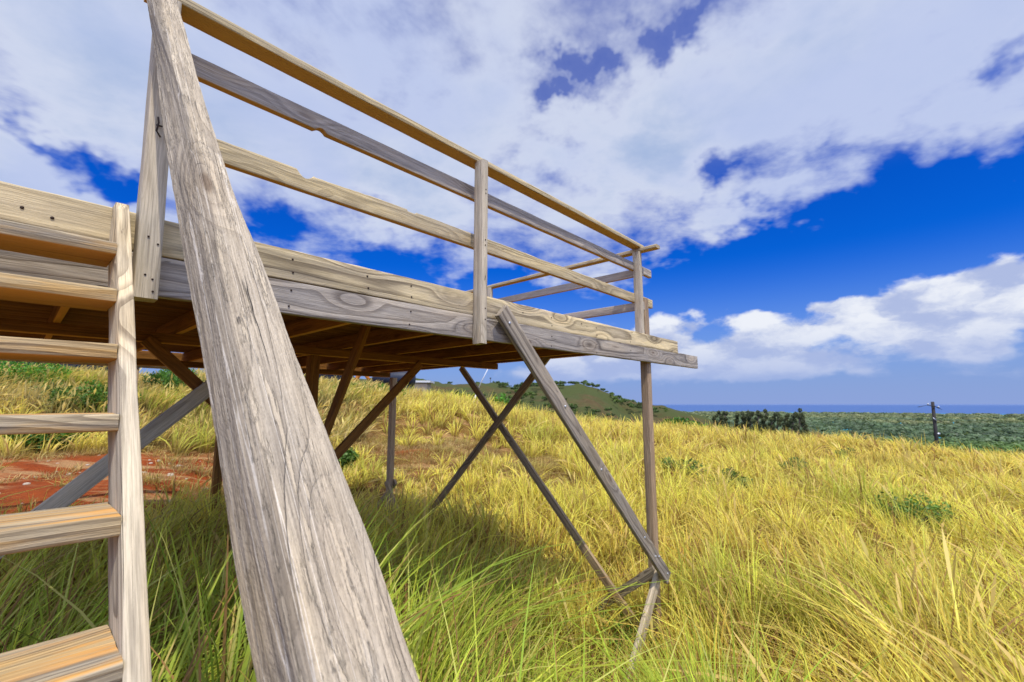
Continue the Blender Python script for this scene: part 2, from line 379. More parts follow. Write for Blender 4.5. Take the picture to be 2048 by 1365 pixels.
nl = tube('bent_nail', plat, [W(.296, 2.302, 1.165), W(.318, 2.29, 1.16)], .0035, M['nail'], 6)

# ================================================================ THE STAIRCASE
stair = empty('staircase', W(-.25, .7, -1.7), 'steep open wooden staircase with worn orange treads and a thick silvered handrail', 'staircase')
FR = lambda z: 1.19 + (z + .535) / 1.19              # front edge of the stringers
sl = Vector((0, 1, 1.19)).normalized(); nf = Vector((0, -1.19, 1)).normalized()
def clip_fascia(p):
    q = Vector((p.dot(D1), p.dot(D2), p.z - EYE))
    if q.y > 2.396:
        q.y = 2.396
    return D1 * q.x + D2 * q.y + UP * (q.z + EYE)
for s in (.222, -.80):
    d = .168
    top = Vector((s, FR(.80), .80)) - nf * d / 2 + sl * .0; bot = Vector((s, FR(-1.72), -1.72)) - nf * d / 2
    def cut(p):
        p = clip_fascia(p)
        z = p.z - EYE
        if z > .795: p = Vector((p.x, p.y, .795 + EYE))
        return p
    bar('stringer', stair, tuple(bot), tuple(top + sl * .22), (1, 0, 0), d, .042, M['stringer'], clip=cut, rough=.003, bev=.005)
for k, z in enumerate((.567, .367, .167, -.036, -.267, -.508, -.72, -.94, -1.16, -1.39)):
    tf = FR(z) - .004
    dep = .235
    bar('tread', stair, (-.778, tf + dep / 2, z - .013), (.200, tf + dep / 2, z - .013), ZD, dep, .045, M['tread'], rough=.0025, bev=.005)

# handrail: a twisted, worn plank lofted through measured stations
ph = math.atan(1.257); nn = Vector((0, -math.sin(ph), math.cos(ph))); H = .726
st = [(0, 293, 305, 352), (60, 303, 319, 371), (120, 311, 340, 386), (190, 318, 362, 405), (286, 330, 388, 436), (400, 350, 397, 473), (520, 369, 414, 523),
      (700, 403, 446, 588), (900, 436, 487, 668), (1100, 465, 534, 748), (1365, 513, 597, 840)]
secs = []
for (v, a, b, c) in st:
    def hit(u, hh):
        q = site(u, v); return q * (-hh / q.dot(nn))
    P = [hit(a, H + .052), hit(b, H), hit(c, H)]
    P = [q * min(1.0, 2.296 / q.y) for q in P]
    secs.append(P)
dirn = (secs[-1][1] - secs[-3][1]).normalized()
secs.append([p + dirn * .45 for p in secs[-1]])
d0 = (secs[0][1] - secs[2][1]).normalized()
secs.insert(0, [p + d0 * .02 for p in secs[0]])
# resample with a smooth curve and build a rounded five-sided profile
def crm(a, b, c, d, f): return 0.5 * ((2 * b) + (c - a) * f + (2 * a - 5 * b + 4 * c - d) * f * f + (3 * b - a - 3 * c + d) * f ** 3)
fine = []
for i in range(len(secs) - 1):
    L = (secs[i + 1][1] - secs[i][1]).length; k = max(2, int(L / .012))
    for j in range(k):
        f = j / k
        fine.append([crm(secs[max(i - 1, 0)][q], secs[i][q], secs[i + 1][q], secs[min(i + 2, len(secs) - 1)][q], f) for q in range(3)])
fine.append(secs[-1])
base = W(.30, 1.35, .25); XA = V(*((secs[0][1] - secs[-2][1]).normalized())); ZA = V(*nn); YA = ZA.cross(XA).normalized(); ZA = XA.cross(YA)
MH = Matrix((XA, YA, ZA)).transposed().to_4x4(); MH.translation = base; MHi = MH.inverted()
prof = [0, .08, .25, .5, .75, .92]
vs = []
for i, (a, b, c) in enumerate(fine):
    n2 = nn
    al = a - n2 * .012; cl = c - n2 * .062
    ring = []
    ab = b - a; bc = c - b
    rb = .10
    for f in (0, .35, .7, .9): ring.append(a + ab * f)
    ring.append(b - ab * .04); ring.append(b + bc * .03)
    for f in (.14, .24, .34, .44, .54, .64, .74, .84, .93): ring.append(a + ab + bc * f)
    ring.append(c - n2 * .001); ring.append(c - n2 * .030 ); ring.append(cl)
    for f in (.33, .66): ring.append(cl.lerp(al, f))
    for j, q in enumerate(ring):
        w = W(*q)
        am = .0020 if j not in (0, 15, 16) else .0014
        ll = MHi @ w
        pn = Vector((ll.x * 5, ll.y * 28, ll.z * 28)); pn2 = Vector((ll.x * 22, ll.y * 70, ll.z * 70))
        dz = noise.noise(pn) * am + noise.noise(pn2) * am * .45
        dy = noise.noise(pn + Vector((9, 5, 2))) * am * .5 + noise.noise(pn2 * 1.7) * .0009
        vs.append((ll.x, ll.y + dy, ll.z + dz))
ns = 20; k = len(fine) - 1
fs = [(i * ns + j, (i + 1) * ns + j, (i + 1) * ns + (j + 1) % ns, i * ns + (j + 1) % ns) for i in range(k) for j in range(ns)]
fs += [tuple(range(ns)), tuple(range(k * ns, k * ns + ns))[::-1]]
me = bpy.data.meshes.new('handrail'); me.from_pydata(vs, [], fs)
for p in me.polygons: p.use_smooth = True
me.set_sharp_from_angle(angle=R(32))
hr = link('handrail', me, M['rail'], stair); place(hr, MH)
import bmesh as _bm
b_ = _bm.new(); b_.from_mesh(me); _bm.ops.recalc_face_normals(b_, faces=b_.faces); b_.to_mesh(me); b_.free()
bar('newel_post', stair, (.36, .36, -1.8), (.36, .36, -.72), (0, -1, 0), .09, .09, M['post'])
bar('newel_post', stair, (-.87, .36, -1.8), (-.87, .36, -.72), (0, -1, 0), .09, .09, M['post'])

# ================================================================ GROUND
anch = np.array([(0, 0, -1.75), (-1.5, 3.2, -1.72), (0, -3, -1.75), (1.6, 5.3, -2.75), (4, 3, -2.35), (2.6, 1.2, -2.0), (6, 6, -2.7), (-2.3, 8.8, -2.2), (-4, 5, -1.6),
    (-7.2, 8, -1.38), (-11, 12, -1.25), (-3, 15, -1.35), (-6, 13, -1.22), (-14, 16.5, -.1), (-9, 18, .1), (-7, 20, .2), (-4, 20, -.35), (-13, 21, .9), (-20, 20, .9), (-25, 28, 1.3), (-10, 25, .6), (-4, 26, .1),
    (0, 28, -1.0), (5, 26, -1.45), (9, 27, -1.8), (17, 26.5, -2.35), (28, 25, -3.3), (36, 24, -4.6), (8, 15, -2.35), (14, 13, -2.75), (20, 16, -2.8), (1, 15, -1.9), (10, 40, -3.8), (20, 40, -5.4), (32, 36, -6.6), (0, 45, -2.4),
    (-10, 45, .6), (-30, 45, 1.8), (28, 10, -3.6), (12, 4, -2.9), (.95, 3.7, -2.85), (1.1, 4.5, -3.05), (.6, 2.6, -2.35), (-20, 5, -.8), (-20, -15, -.5), (15, -15, -2.5), (0, -30, -1.6), (-45, 10, 1), (45, 10, -6), (-3.5, 11, -1.75), (3, 9, -2.5)], float)
def near_h(x, y):
    d2 = (x[..., None] - anch[:, 0]) ** 2 + (y[..., None] - anch[:, 1]) ** 2
    w = 1.0 / (d2 + 0.6) ** 1.9
    return (w * anch[:, 2]).sum(-1) / w.sum(-1)
RY = 230.0
ridge_px = [(-400, 730), (0, 735), (500, 745), (820, 760), (900, 768), (935, 769), (960, 768), (996, 770), (1030, 776), (1060, 771), (1114, 770), (1167, 769), (1192, 775), (1216, 786), (1240, 799), (1265, 805), (1285, 807), (1314, 813), (1380, 822), (1420, 831), (1470, 846), (1560, 870), (1700, 900), (3000, 960)]
ru = np.array([(p[0] - 1024) / F_PX for p in ridge_px]); rz = np.array([(808 - p[1]) / F_PX * RY for p in ridge_px])
def sst(a, b, x):
    t = np.clip((x - a) / (b - a), 0, 1); return t * t * (3 - 2 * t)
def far_h(x, y):
    d = np.hypot(x, y)
    base = -3.5 - (d - 45) * .075 - 8 * sst(60, 160, d)
    base = np.maximum(base, -60.0)
    fwd = y > 1
    u = np.where(fwd, x / np.maximum(y, 1), np.where(x > 0, 3, -3))
    top = np.interp(u, ru, rz)
    b0 = -3.5 - (RY - 45) * .075 - 8
    amp = np.maximum(top - b0, 0)
    yy = np.where(fwd, y, 0)
    up = sst(70, RY, yy); dn = 1 - sst(RY, RY + 260, yy)
    h = base + amp * np.where(yy < RY, up ** 1.25, dn)
    h = np.where(d > 3300, h - (d - 3300) * .02, h)
    return h
def ground_h(x, y):
    x = np.asarray(x, float); y = np.asarray(y, float)
    d = np.hypot(x, y)
    f = sst(42, 75, d)
    return near_h(x, y) * (1 - f) + far_h(x, y) * f + EYE
def dirt_mask(x, y):
    """bare red earth, 0..1"""
    a = np.exp(-(((x + 8.4) / 5.2) ** 2 + ((y - 8.4 - .1 * (x + 7)) / 3.6) ** 2) ** 2.0)
    b = np.exp(-(((x + 2.3) / 2.0) ** 2 + ((y - 12.0) / .5) ** 2)) * .62
    c = np.exp(-(((x + .9) / 1.0) ** 2 + ((y - 14.6) / .3) ** 2)) * .6
    e = np.exp(-(((x + 3.2) / 1.6) ** 2 + ((y - 13.6) / .35) ** 2)) * .6
    return np.clip(np.maximum.reduce([a, b, c, e]) * 1.25, 0, 1)
def np_noise(x, y, sc_, seed=0.0):
    out = np.empty(x.shape); xf, yf, of = x.ravel(), y.ravel(), out.ravel()
    for i in range(xf.size): of[i] = noise.fractal(Vector((xf[i] * sc_, yf[i] * sc_, seed)), 0.7, 2.1, 4)
    return of.reshape(x.shape)
rr = np.concatenate([[0.3], np.geomspace(.8, 60, 120), np.geomspace(62, 420, 90), np.geomspace(430, 4200, 40)])
aa = np.concatenate([np.linspace(-62, 62, 320), np.linspace(64, 296, 80)])
aa = np.radians(aa)
RR, AA = np.meshgrid(rr, aa, indexing='ij')
GX, GY = RR * np.sin(AA), RR * np.cos(AA)
GZ = ground_h(GX, GY)
nz = np_noise(GX, GY, .35, 2.0)
nf_ = np_noise(GX, GY, .035, 5.0)
GZ = GZ + nz * np.clip(.05 * RR ** .3, 0, .16) + np.where(RR > 75, nf_ * np.clip((RR - 75) * .02, 0, 3.0) - np.clip((RR - 75) * .01, 0, 1.3), 0)
nv = RR.size; na = len(aa)
co = np.stack([GX, GY, GZ], -1).reshape(-1, 3)
dm = dirt_mask(GX, GY)
dm = np.clip(dm * 1.35 + nz * .35 - .25, 0, 1)
far = sst(50, 90, RR); low = sst(-25, -45, GZ - EYE)
cN = np.array(srgb(150, 115, 60)) * .6; cD = np.array(srgb(176, 86, 36)) * .62; cH = np.array((.095, .072, .03)); cL = np.array((.055, .085, .022))
gc = cN * (1 - dm[..., None]) + cD * dm[..., None]
gc = gc * (1 - far[..., None]) + cH * far[..., None]
gc = gc * (1 - low[..., None]) + cL * low[..., None]
def grid_mesh(name, co, nr, na_, wrap=True):
    i = np.arange(nr - 1)[:, None]; j = np.arange(na_)[None, :]
    j2 = (j + 1) % na_
    q = np.stack([i * na_ + j, i * na_ + j2, (i + 1) * na_ + j2, (i + 1) * na_ + j], -1).reshape(-1, 4)
    return np_mesh(name, co, q[:, ::-1])
def np_mesh(name, co, quads, colors=None, smooth=True):
    me = bpy.data.meshes.new(name)
    me.vertices.add(len(co)); me.vertices.foreach_set('co', np.ascontiguousarray(co, dtype=np.float32).ravel())
    nq, kk = quads.shape
    me.loops.add(nq * kk); me.loops.foreach_set('vertex_index', np.ascontiguousarray(quads, dtype=np.int32).ravel())
    me.polygons.add(nq); me.polygons.foreach_set('loop_start', np.arange(0, nq * kk, kk, dtype=np.int32))
    me.polygons.foreach_set('loop_total', np.full(nq, kk, dtype=np.int32))
    if smooth: me.polygons.foreach_set('use_smooth', np.ones(nq, dtype=bool))
    if colors is not None:
        at = me.color_attributes.new('tint', 'FLOAT_COLOR', 'POINT')
        c = np.ones((len(co), 4), dtype=np.float32); c[:, :3] = colors
        at.data.foreach_set('color', c.ravel())
    me.update(calc_edges=True)
    return me
i = np.arange(len(rr) - 1)[:, None]; j = np.arange(na)[None, :]; j2 = (j + 1) % na
quads = np.stack([i * na + j, i * na + j2, (i + 1) * na + j2, (i + 1) * na + j], -1).reshape(-1, 4)
gme = np_mesh('ground', co, quads[:, ::-1], gc.reshape(-1, 3))
gm, n = material('red_earth_and_thatch')
at = n.new('ShaderNodeAttribute', attribute_name='tint')
tc = n.new('ShaderNodeTexCoord')
p = tc.outputs['Object']
big = n.noise(p, .5, 6, .65); mid = n.noise(p, 3.0, 5, .65); tiny = n.noise(p, 26.0, 4, .6)
c = n.mix(n.m('MULTIPLY', n.ss(big, .4, .65), .55), at.outputs['Color'], n.vm('MULTIPLY', at.outputs['Color'], (.55, .42, .42)))
c = n.mix(n.m('MULTIPLY', n.ss(mid, .42, .7), .55), c, n.vm('MULTIPLY', c, (1.35, 1.25, 1.1)))
str_ = n.noise(n.vm('MULTIPLY', p, (.5, 2.2, 1.0)), 1.0, 6, .65)
c = n.mix(n.m('MULTIPLY', n.ss(str_, .47, .60), n.ss(n.vm('LENGTH', p), 40.0, 25.0, 0.0, .8)), c, (.40, .235, .10))
c = n.mix(n.m('MULTIPLY', n.ss(tiny, .45, .65), .6), c, n.vm('MULTIPLY', c, (.5, .48, .48)))
clod = n.noise(p, 9.0, 4, .6)
c = n.mix(n.m('MULTIPLY', n.ss(clod, .56, .70), .5), c, n.vm('MULTIPLY', c, (.45, .40, .40)))
scr = n.noise(p, .028, 6, .7)
dist = n.vm('LENGTH', p)
ff = n.m('MULTIPLY', n.ss(scr, .40, .54), n.ss(dist, 70.0, 110.0))
c = n.mix(n.m('MULTIPLY', ff, .8), c, (.05, .07, .02))
principled(n, c, .95, n.bump(n.m('ADD', n.m('ADD', mid, clod), n.m('MULTIPLY', tiny, .6)), .9, .07), .1)
gme.materials.append(gm)
gr = bpy.data.objects.new('ground', gme); col.objects.link(gr); tag(gr, kind='structure', label='sloping ground of red earth under the grass, falling to a coastal plain')

# sea
rs = np.geomspace(800, 90000, 60); aS = np.radians(np.linspace(-75, 75, 90))
RS, AS = np.meshgrid(rs, aS, indexing='ij')
co = np.stack([RS * np.sin(AS), RS * np.cos(AS), np.full(RS.shape, -62.0 + EYE)], -1).reshape(-1, 3)
i = np.arange(59)[:, None]; j = np.arange(89)[None, :]
quads = np.stack([i * 90 + j, (i + 1) * 90 + j, (i + 1) * 90 + j + 1, i * 90 + j + 1], -1).reshape(-1, 4)
sm, n = material('deep_blue_sea')
tc = n.new('ShaderNodeTexCoord'); dist = n.vm('LENGTH', tc.outputs['Object'])
c = n.mix(n.ss(dist, 3400.0, 4500.0), (.05, .30, .40), (.065, .12, .27))
c = n.mix(n.ss(dist, 9000.0, 50000.0), c, (.10, .155, .31))  # far water paled, haze put into its colour
wv = n.noise(n.vm('MULTIPLY', tc.outputs['Object'], (.006, .02, 1)), 1.0, 5, .6)
c = n.mix(n.m('MULTIPLY', n.ss(wv, .4, .65), .25), c, n.vm('MULTIPLY', c, (.72, .75, .85)))
principled(n, c, .75, None, .05)
sea = bpy.data.objects.new('sea', np_mesh('sea', co, quads[:, ::-1])); col.objects.link(sea); sea.data.materials.append(sm)
tag(sea, kind='structure', label='flat blue sea reaching the horizon')

# ================================================================ GRASS
def leafy(name, trans=.35, spec=.25, rough=.55, mottled=True, gain=1.0):
    m, n = material(name)
    at = n.new('ShaderNodeAttribute', attribute_name='tint')
    c = at.outputs['Color']
    pr = n.new('ShaderNodeBsdfPrincipled'); n.put(pr.inputs['Base Color'], c); pr.inputs['Roughness'].default_value = rough
    pr.inputs['Specular IOR Level'].default_value = spec
    tr = n.new('ShaderNodeBsdfTranslucent'); n.put(tr.inputs['Color'], n.vm('MULTIPLY', c, (1.1, 1.1, .7)))
    mx = n.new('ShaderNodeMixShader'); mx.inputs[0].default_value = trans
    n.l.new(pr.outputs[0], mx.inputs[1]); n.l.new(tr.outputs[0], mx.inputs[2])
    o = n.new('ShaderNodeOutputMaterial'); n.l.new(mx.outputs[0], o.inputs[0])
    return m
M['grass'] = leafy('grass_blade', .45, .15)
M['leaf'] = leafy('shrub_leaf', .3, .3, .5)
def blades(base, nb_, length, spread, lean, width, K, tip, root, tipmix=.8, wind=(.35, .05), plume=0.0, droop=.55, pl=2.6):
    """nb_ blades on every base point; returns coordinates, quads and per-vertex colours"""
    N = len(base); T = N * nb_
    b = np.repeat(base, nb_, 0)
    L = np.repeat(length, nb_) * rng.uniform(.55, 1.12, T)
    a = rng.uniform(0, 2 * np.pi, T); rad = np.sqrt(rng.uniform(0, 1, T)) * np.repeat(spread, nb_)
    px = b[:, 0] + np.cos(a) * rad; py = b[:, 1] + np.sin(a) * rad; pz = b[:, 2]
    ld = a + rng.normal(0, .7, T); la = np.abs(rng.normal(.0, lean, T)) + .05
    dx = np.cos(ld) * la + wind[0] * rng.uniform(.4, 1.5, T); dy = np.sin(ld) * la + wind[1] * rng.uniform(.4, 1.5, T)
    cj = np.repeat(rng.normal(0, .20, (N, 2)), nb_, 0); dx = dx + cj[:, 0]; dy = dy + cj[:, 1]
    cur = rng.uniform(.5, 1.6, T) * droop
    tau = np.linspace(0, 1, K + 1)
    X = px[:, None] + dx[:, None] * L[:, None] * (.35 * tau + cur[:, None] * tau ** 2.2)
    Y = py[:, None] + dy[:, None] * L[:, None] * (.35 * tau + cur[:, None] * tau ** 2.2)
    hl = np.hypot(dx, dy)
    Z = pz[:, None] + L[:, None] * (tau - np.minimum(hl * cur * .55, .75)[:, None] * tau ** 2.6)
    sa = np.arctan2(dy, dx) + np.pi / 2 + rng.normal(0, .6, T)
    prof = np.clip(1 - tau ** 1.6, 0.04, 1) * (0.65 + .35 * np.minimum(tau * 4, 1))
    wdt = (np.repeat(width, nb_) * rng.uniform(.6, 1.3, T))[:, None] * prof
    if plume:
        isp = rng.uniform(0, 1, T) < plume
        pp = np.where(tau > .62, np.sin(np.clip((tau - .6) / .4, 0, 1) * np.pi) * pl + .3, .35)
        wdt = np.where(isp[:, None], np.repeat(width, nb_)[:, None] * pp, wdt)
    sx = np.cos(sa)[:, None] * wdt / 2; sy = np.sin(sa)[:, None] * wdt / 2
    sz = (rng.normal(0, .3, T))[:, None] * wdt / 2
    v = np.stack([np.stack([X - sx, Y - sy, Z - sz], -1), np.stack([X + sx, Y + sy, Z + sz], -1)], 2).reshape(-1, 3)
    o = (np.arange(T) * (K + 1) * 2)[:, None] + (np.arange(K) * 2)[None, :]
    q = np.stack([o, o + 1, o + 3, o + 2], -1).reshape(-1, 4)
    tip = tip * rng.uniform(.66, 1.25, (N, 1)); L0 = None
    tc_ = np.repeat(tip, nb_, 0) * rng.uniform(.72, 1.22, (T, 1)) * (1 + rng.normal(0, .05, (T, 3)))
    dead = rng.uniform(0, 1, T) < .17
    tc_ = np.where(dead[:, None], np.array((.36, .20, .07)) * rng.uniform(.6, 1.3, (T, 1)), tc_)
    if plume: tc_ = np.where(isp[:, None], np.array((.68, .50, .16)) * rng.uniform(.75, 1.15, (T, 1)), tc_)
    pale = rng.uniform(0, 1, T) < .14
    tc_ = np.where(pale[:, None], tc_ * .5 + np.array((.85, .74, .24)) * .5, tc_)
    rc = np.repeat(root, nb_, 0) * rng.uniform(.7, 1.2, (T, 1))
    mixv = np.clip(tau * 1.9 - .12, 0, 1)[None, :, None]
    c = rc[:, None, :] * (1 - mixv) + tc_[:, None, :] * mixv
    c = np.repeat(c[:, :, None, :], 2, 2).reshape(-1, 3)
    return v, q, np.clip(c, 0.004, .9)
def merge(parts):
    V_, Q_, C_ = [], [], []; off = 0
    for v, q, c in parts: V_.append(v); Q_.append(q + off); C_.append(c); off += len(v)
    return np.concatenate(V_), np.concatenate(Q_), np.concatenate(C_)
def scatter(r0, r1, sp, amax=56.0):
    """jittered points over a sector in front of the camera (ground x, y)"""
    x = np.arange(-r1, r1, sp); X, Y = np.meshgrid(x, np.arange(-.5, r1, sp))
    X = X.ravel() + rng.uniform(-.5, .5, X.size) * sp; Y = Y.ravel() + rng.uniform(-.5, .5, Y.size) * sp
    d = np.hypot(X, Y); a = np.degrees(np.arctan2(X, Y))
    k = (d >= r0) & (d < r1) & (np.abs(a) < amax)
    return X[k], Y[k]
def st_np(x, y): return x * D1.x + y * D1.y, x * D2.x + y * D2.y
GOLD = np.array((.86, .72, .12)); GOLD2 = np.array((.78, .56, .12)); LIME = np.array((.68, .67, .09)); GREEN = np.array((.28, .38, .04)); TAN = np.array((.64, .51, .24)); ROOT = np.array((.25, .145, .04))
cl1 = lambda x, y, s_, sd: np.array([noise.noise(Vector((a * s_, b * s_, sd))) for a, b in zip(x, y)])
dry, lush = [], []
for (r0, r1, sp, nb_, K, wd, ln) in ((1.5, 6.5, .29, 44, 7, .021, 1.15), (6.5, 13, .38, 40, 5, .025, 1.1), (13, 24, .50, 28, 4, .034, 1.0), (24, 46, .75, 24, 4, .056, 1.05)):
    X, Y = scatter(r0, r1, sp)
    s_, t_ = st_np(X, Y)
    u = X / np.maximum(Y, .3)
    keep = rng.uniform(0, 1, X.size) > dirt_mask(X, Y) * 1.25 - .03
    keep &= ~((np.abs(s_ + .3) < .75) & (t_ > -.6) & (t_ < 2.1))           # the foot of the stairs
    keep &= ~((Y < 1.7) & (np.abs(X) < 1.4))
    keep &= ~((X < -6) & (Y > 12 + .1 * np.abs(X)) & (Y < 30))              # bank: own plants
    sparse = cl1(X, Y, .55, 3.0)
    keep &= ~((X < 1.5) & (X > -6) & (Y > 11) & (Y < 16.5) & (sparse > -.10 + .25 * np.abs(X + 2) / 5))
    X, Y, s_, t_ = X[keep], Y[keep], s_[keep], t_[keep]
    Z = ground_h(X, Y) - .03
    n1 = cl1(X, Y, .45, 7.0); n2 = cl1(X, Y, 1.3, 1.0); n3 = cl1(X, Y, .16, 4.0)
    # lush where the deck shades the ground
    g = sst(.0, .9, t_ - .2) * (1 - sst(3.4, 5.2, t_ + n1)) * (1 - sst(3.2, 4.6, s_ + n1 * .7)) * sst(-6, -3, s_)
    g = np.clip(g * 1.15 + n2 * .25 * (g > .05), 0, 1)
    g2 = np.clip((n1 - .22) * 2.6, 0, .75) * (Y < 26)
    f = np.clip(n2 * .9 + .35, 0, 1)[:, None]; h = np.clip(n3 * 1.6 + .1, 0, 1)[:, None]
    tip = GOLD * (1 - f * .55) + LIME * f * .55
    tip = tip * (1 - h * .5) + GOLD2 * h * .5
    tip = tip * (1 - g2[:, None]) + (LIME * .5 + GREEN * .5) * g2[:, None]
    gd = sst(15, 26, np.hypot(X, Y))[:, None] * .45 * (X > 6)[:, None]
    tip = tip * (1 - gd) + GOLD2 * 1.05 * gd
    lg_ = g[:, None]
    tipg = LIME * .62 * (1 - f) + GREEN * 1.15 * (.5 + .5 * f)  # greens lightened in the colour to offset the deck's shade
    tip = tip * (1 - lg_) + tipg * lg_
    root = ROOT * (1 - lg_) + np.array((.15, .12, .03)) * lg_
    length = ln * (.84 + .55 * n2 + .25 * n1) * (1 + .25 * g) * (1 - .35 * (Y > 8) * (X < 0) * (X > -7) * (Y < 17))
    length = length * (1 - .5 * np.exp(-((X - .24 * Y) / .45) ** 2 - ((Y - 3.9) / 1.0) ** 2))
    length = length * np.where((X < -1.6) & (Y < 7), .74, 1.0)
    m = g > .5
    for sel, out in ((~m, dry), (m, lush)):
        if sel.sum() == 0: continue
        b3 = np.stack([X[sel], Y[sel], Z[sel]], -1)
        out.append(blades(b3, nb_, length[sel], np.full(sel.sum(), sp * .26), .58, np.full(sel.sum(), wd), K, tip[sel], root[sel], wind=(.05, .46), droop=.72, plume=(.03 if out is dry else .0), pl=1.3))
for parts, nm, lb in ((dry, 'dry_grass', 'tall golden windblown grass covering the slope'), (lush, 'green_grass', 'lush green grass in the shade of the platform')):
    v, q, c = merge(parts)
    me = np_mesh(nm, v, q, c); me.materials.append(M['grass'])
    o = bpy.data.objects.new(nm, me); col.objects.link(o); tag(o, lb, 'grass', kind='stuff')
# short bleached thatch between the bare patches
X, Y = scatter(6, 17, .24); s_, t_ = st_np(X, Y)
k = ((X < 2.0) & (X > -7) & (Y > 9.5) & (Y < 16.5)) | ((dirt_mask(X, Y) > .1) & (cl1(X, Y, .9, 6.) > .02))
k &= rng.uniform(0, 1, X.size) > dirt_mask(X, Y) * .6
X, Y = X[k], Y[k]; Z = ground_h(X, Y) - .02; n1 = cl1(X, Y, .8, 12.)
f = np.clip(n1 * 1.5 + .3, 0, 1)[:, None]
tip = np.array((.56, .40, .18)) * (1 - f) + np.array((.50, .42, .10)) * f
v, q, c = blades(np.stack([X, Y, Z], -1), 24, .26 * (1 + .8 * n1), np.full(len(X), .16), .9, np.full(len(X), .018), 3, tip, np.tile(np.array((.26, .13, .05)), (len(X), 1)), wind=(.3, 0))
me = np_mesh('dry_thatch', v, q, c); me.materials.append(M['grass'])
o = bpy.data.objects.new('dry_thatch', me); col.objects.link(o); tag(o, 'short bleached thatch on the trampled ground behind the platform', 'grass', kind='stuff')
# feathery bank grass on the left
X, Y = scatter(11, 32, .42); keep = (X < -5.0) & (Y > 12.2 + .08 * np.abs(X) + cl1(X, Y, .3, 2.) * .8) & (Y < 31)
X, Y = X[keep], Y[keep]; Z = ground_h(X, Y) - .03
n1 = cl1(X, Y, .35, 9.); n2 = cl1(X, Y, 1.0, 5.)
keep = n1 > -.55; X, Y, Z, n1, n2 = X[keep], Y[keep], Z[keep], n1[keep], n2[keep]
f = np.clip(n1 * 1.8 + .45, 0, 1)[:, None]
tip = (TAN * .9) * (1 - f) + (LIME * .5 + GREEN * .5) * f
v, q, c = blades(np.stack([X, Y, Z], -1), 26, 1.05 * (.85 + .4 * n2), np.full(len(X), .28), .4, np.full(len(X), .022), 5, tip, np.tile(np.array((.10, .075, .03)), (len(X), 1)), wind=(.36, .1), plume=.22)
me = np_mesh('plume_grass', v, q, c); me.materials.append(M['grass'])
o = bpy.data.objects.new('plume_grass', me); col.objects.link(o); tag(o, 'feathery tan and green grass on the bank behind the red earth', 'grass', kind='stuff')

# ================================================================ SHRUBS AND TREES
def leaf_cloud(centers, radii, n_each, size, colr, squash=.8, droopy=.0, shell=.45):
    """small folded leaf faces filling lumpy clumps; clump shading painted in by colour jitter and lighter tops"""
    vs, qs, cs = [], [], []
    for (c, r) in zip(centers, radii):
        k = n_each
        d = rng.normal(0, 1, (k, 3)); d /= np.linalg.norm(d, axis=1)[:, None]
        rad = r * (shell + (1 - shell) * rng.uniform(0, 1, k) ** .5)[:, None] * (1 + .25 * np.sin(d[:, :1] * 5 + c[0]) * np.cos(d[:, 1:2] * 4))
        p = c + d * rad * np.array((1, 1, squash))
        a = rng.normal(0, 1, (k, 3)); a[:, 2] -= droopy; a /= np.linalg.norm(a, axis=1)[:, None]
        b = np.cross(a, rng.normal(0, 1, (k, 3))); b /= np.linalg.norm(b, axis=1)[:, None]
        s_ = size * rng.uniform(.6, 1.4, (k, 1))
        v = np.stack([p - a * s_, p + b * s_ * .42, p + a * s_, p - b * s_ * .42], 1)
        vs.append(v.reshape(-1, 3)); 
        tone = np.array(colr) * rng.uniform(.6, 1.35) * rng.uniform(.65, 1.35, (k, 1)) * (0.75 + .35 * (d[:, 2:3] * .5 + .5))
        cs.append(np.repeat(tone, 4, 0))
    v = np.concatenate(vs); c = np.concatenate(cs)
    q = np.arange(len(v)).reshape(-1, 4)
    return v, q, c
M['bark'] = plain('grey_bark', (.12, .09, .065), .9)
def limbs_mesh(segs):
    vs, fs = [], []
    for pts, r in segs:
        v, f = tube_mesh([Vector(p) for p in pts], r, 6); b = len(vs)
        vs += v; fs += [tuple(i + b for i in q) for q in f]
    return vs, fs
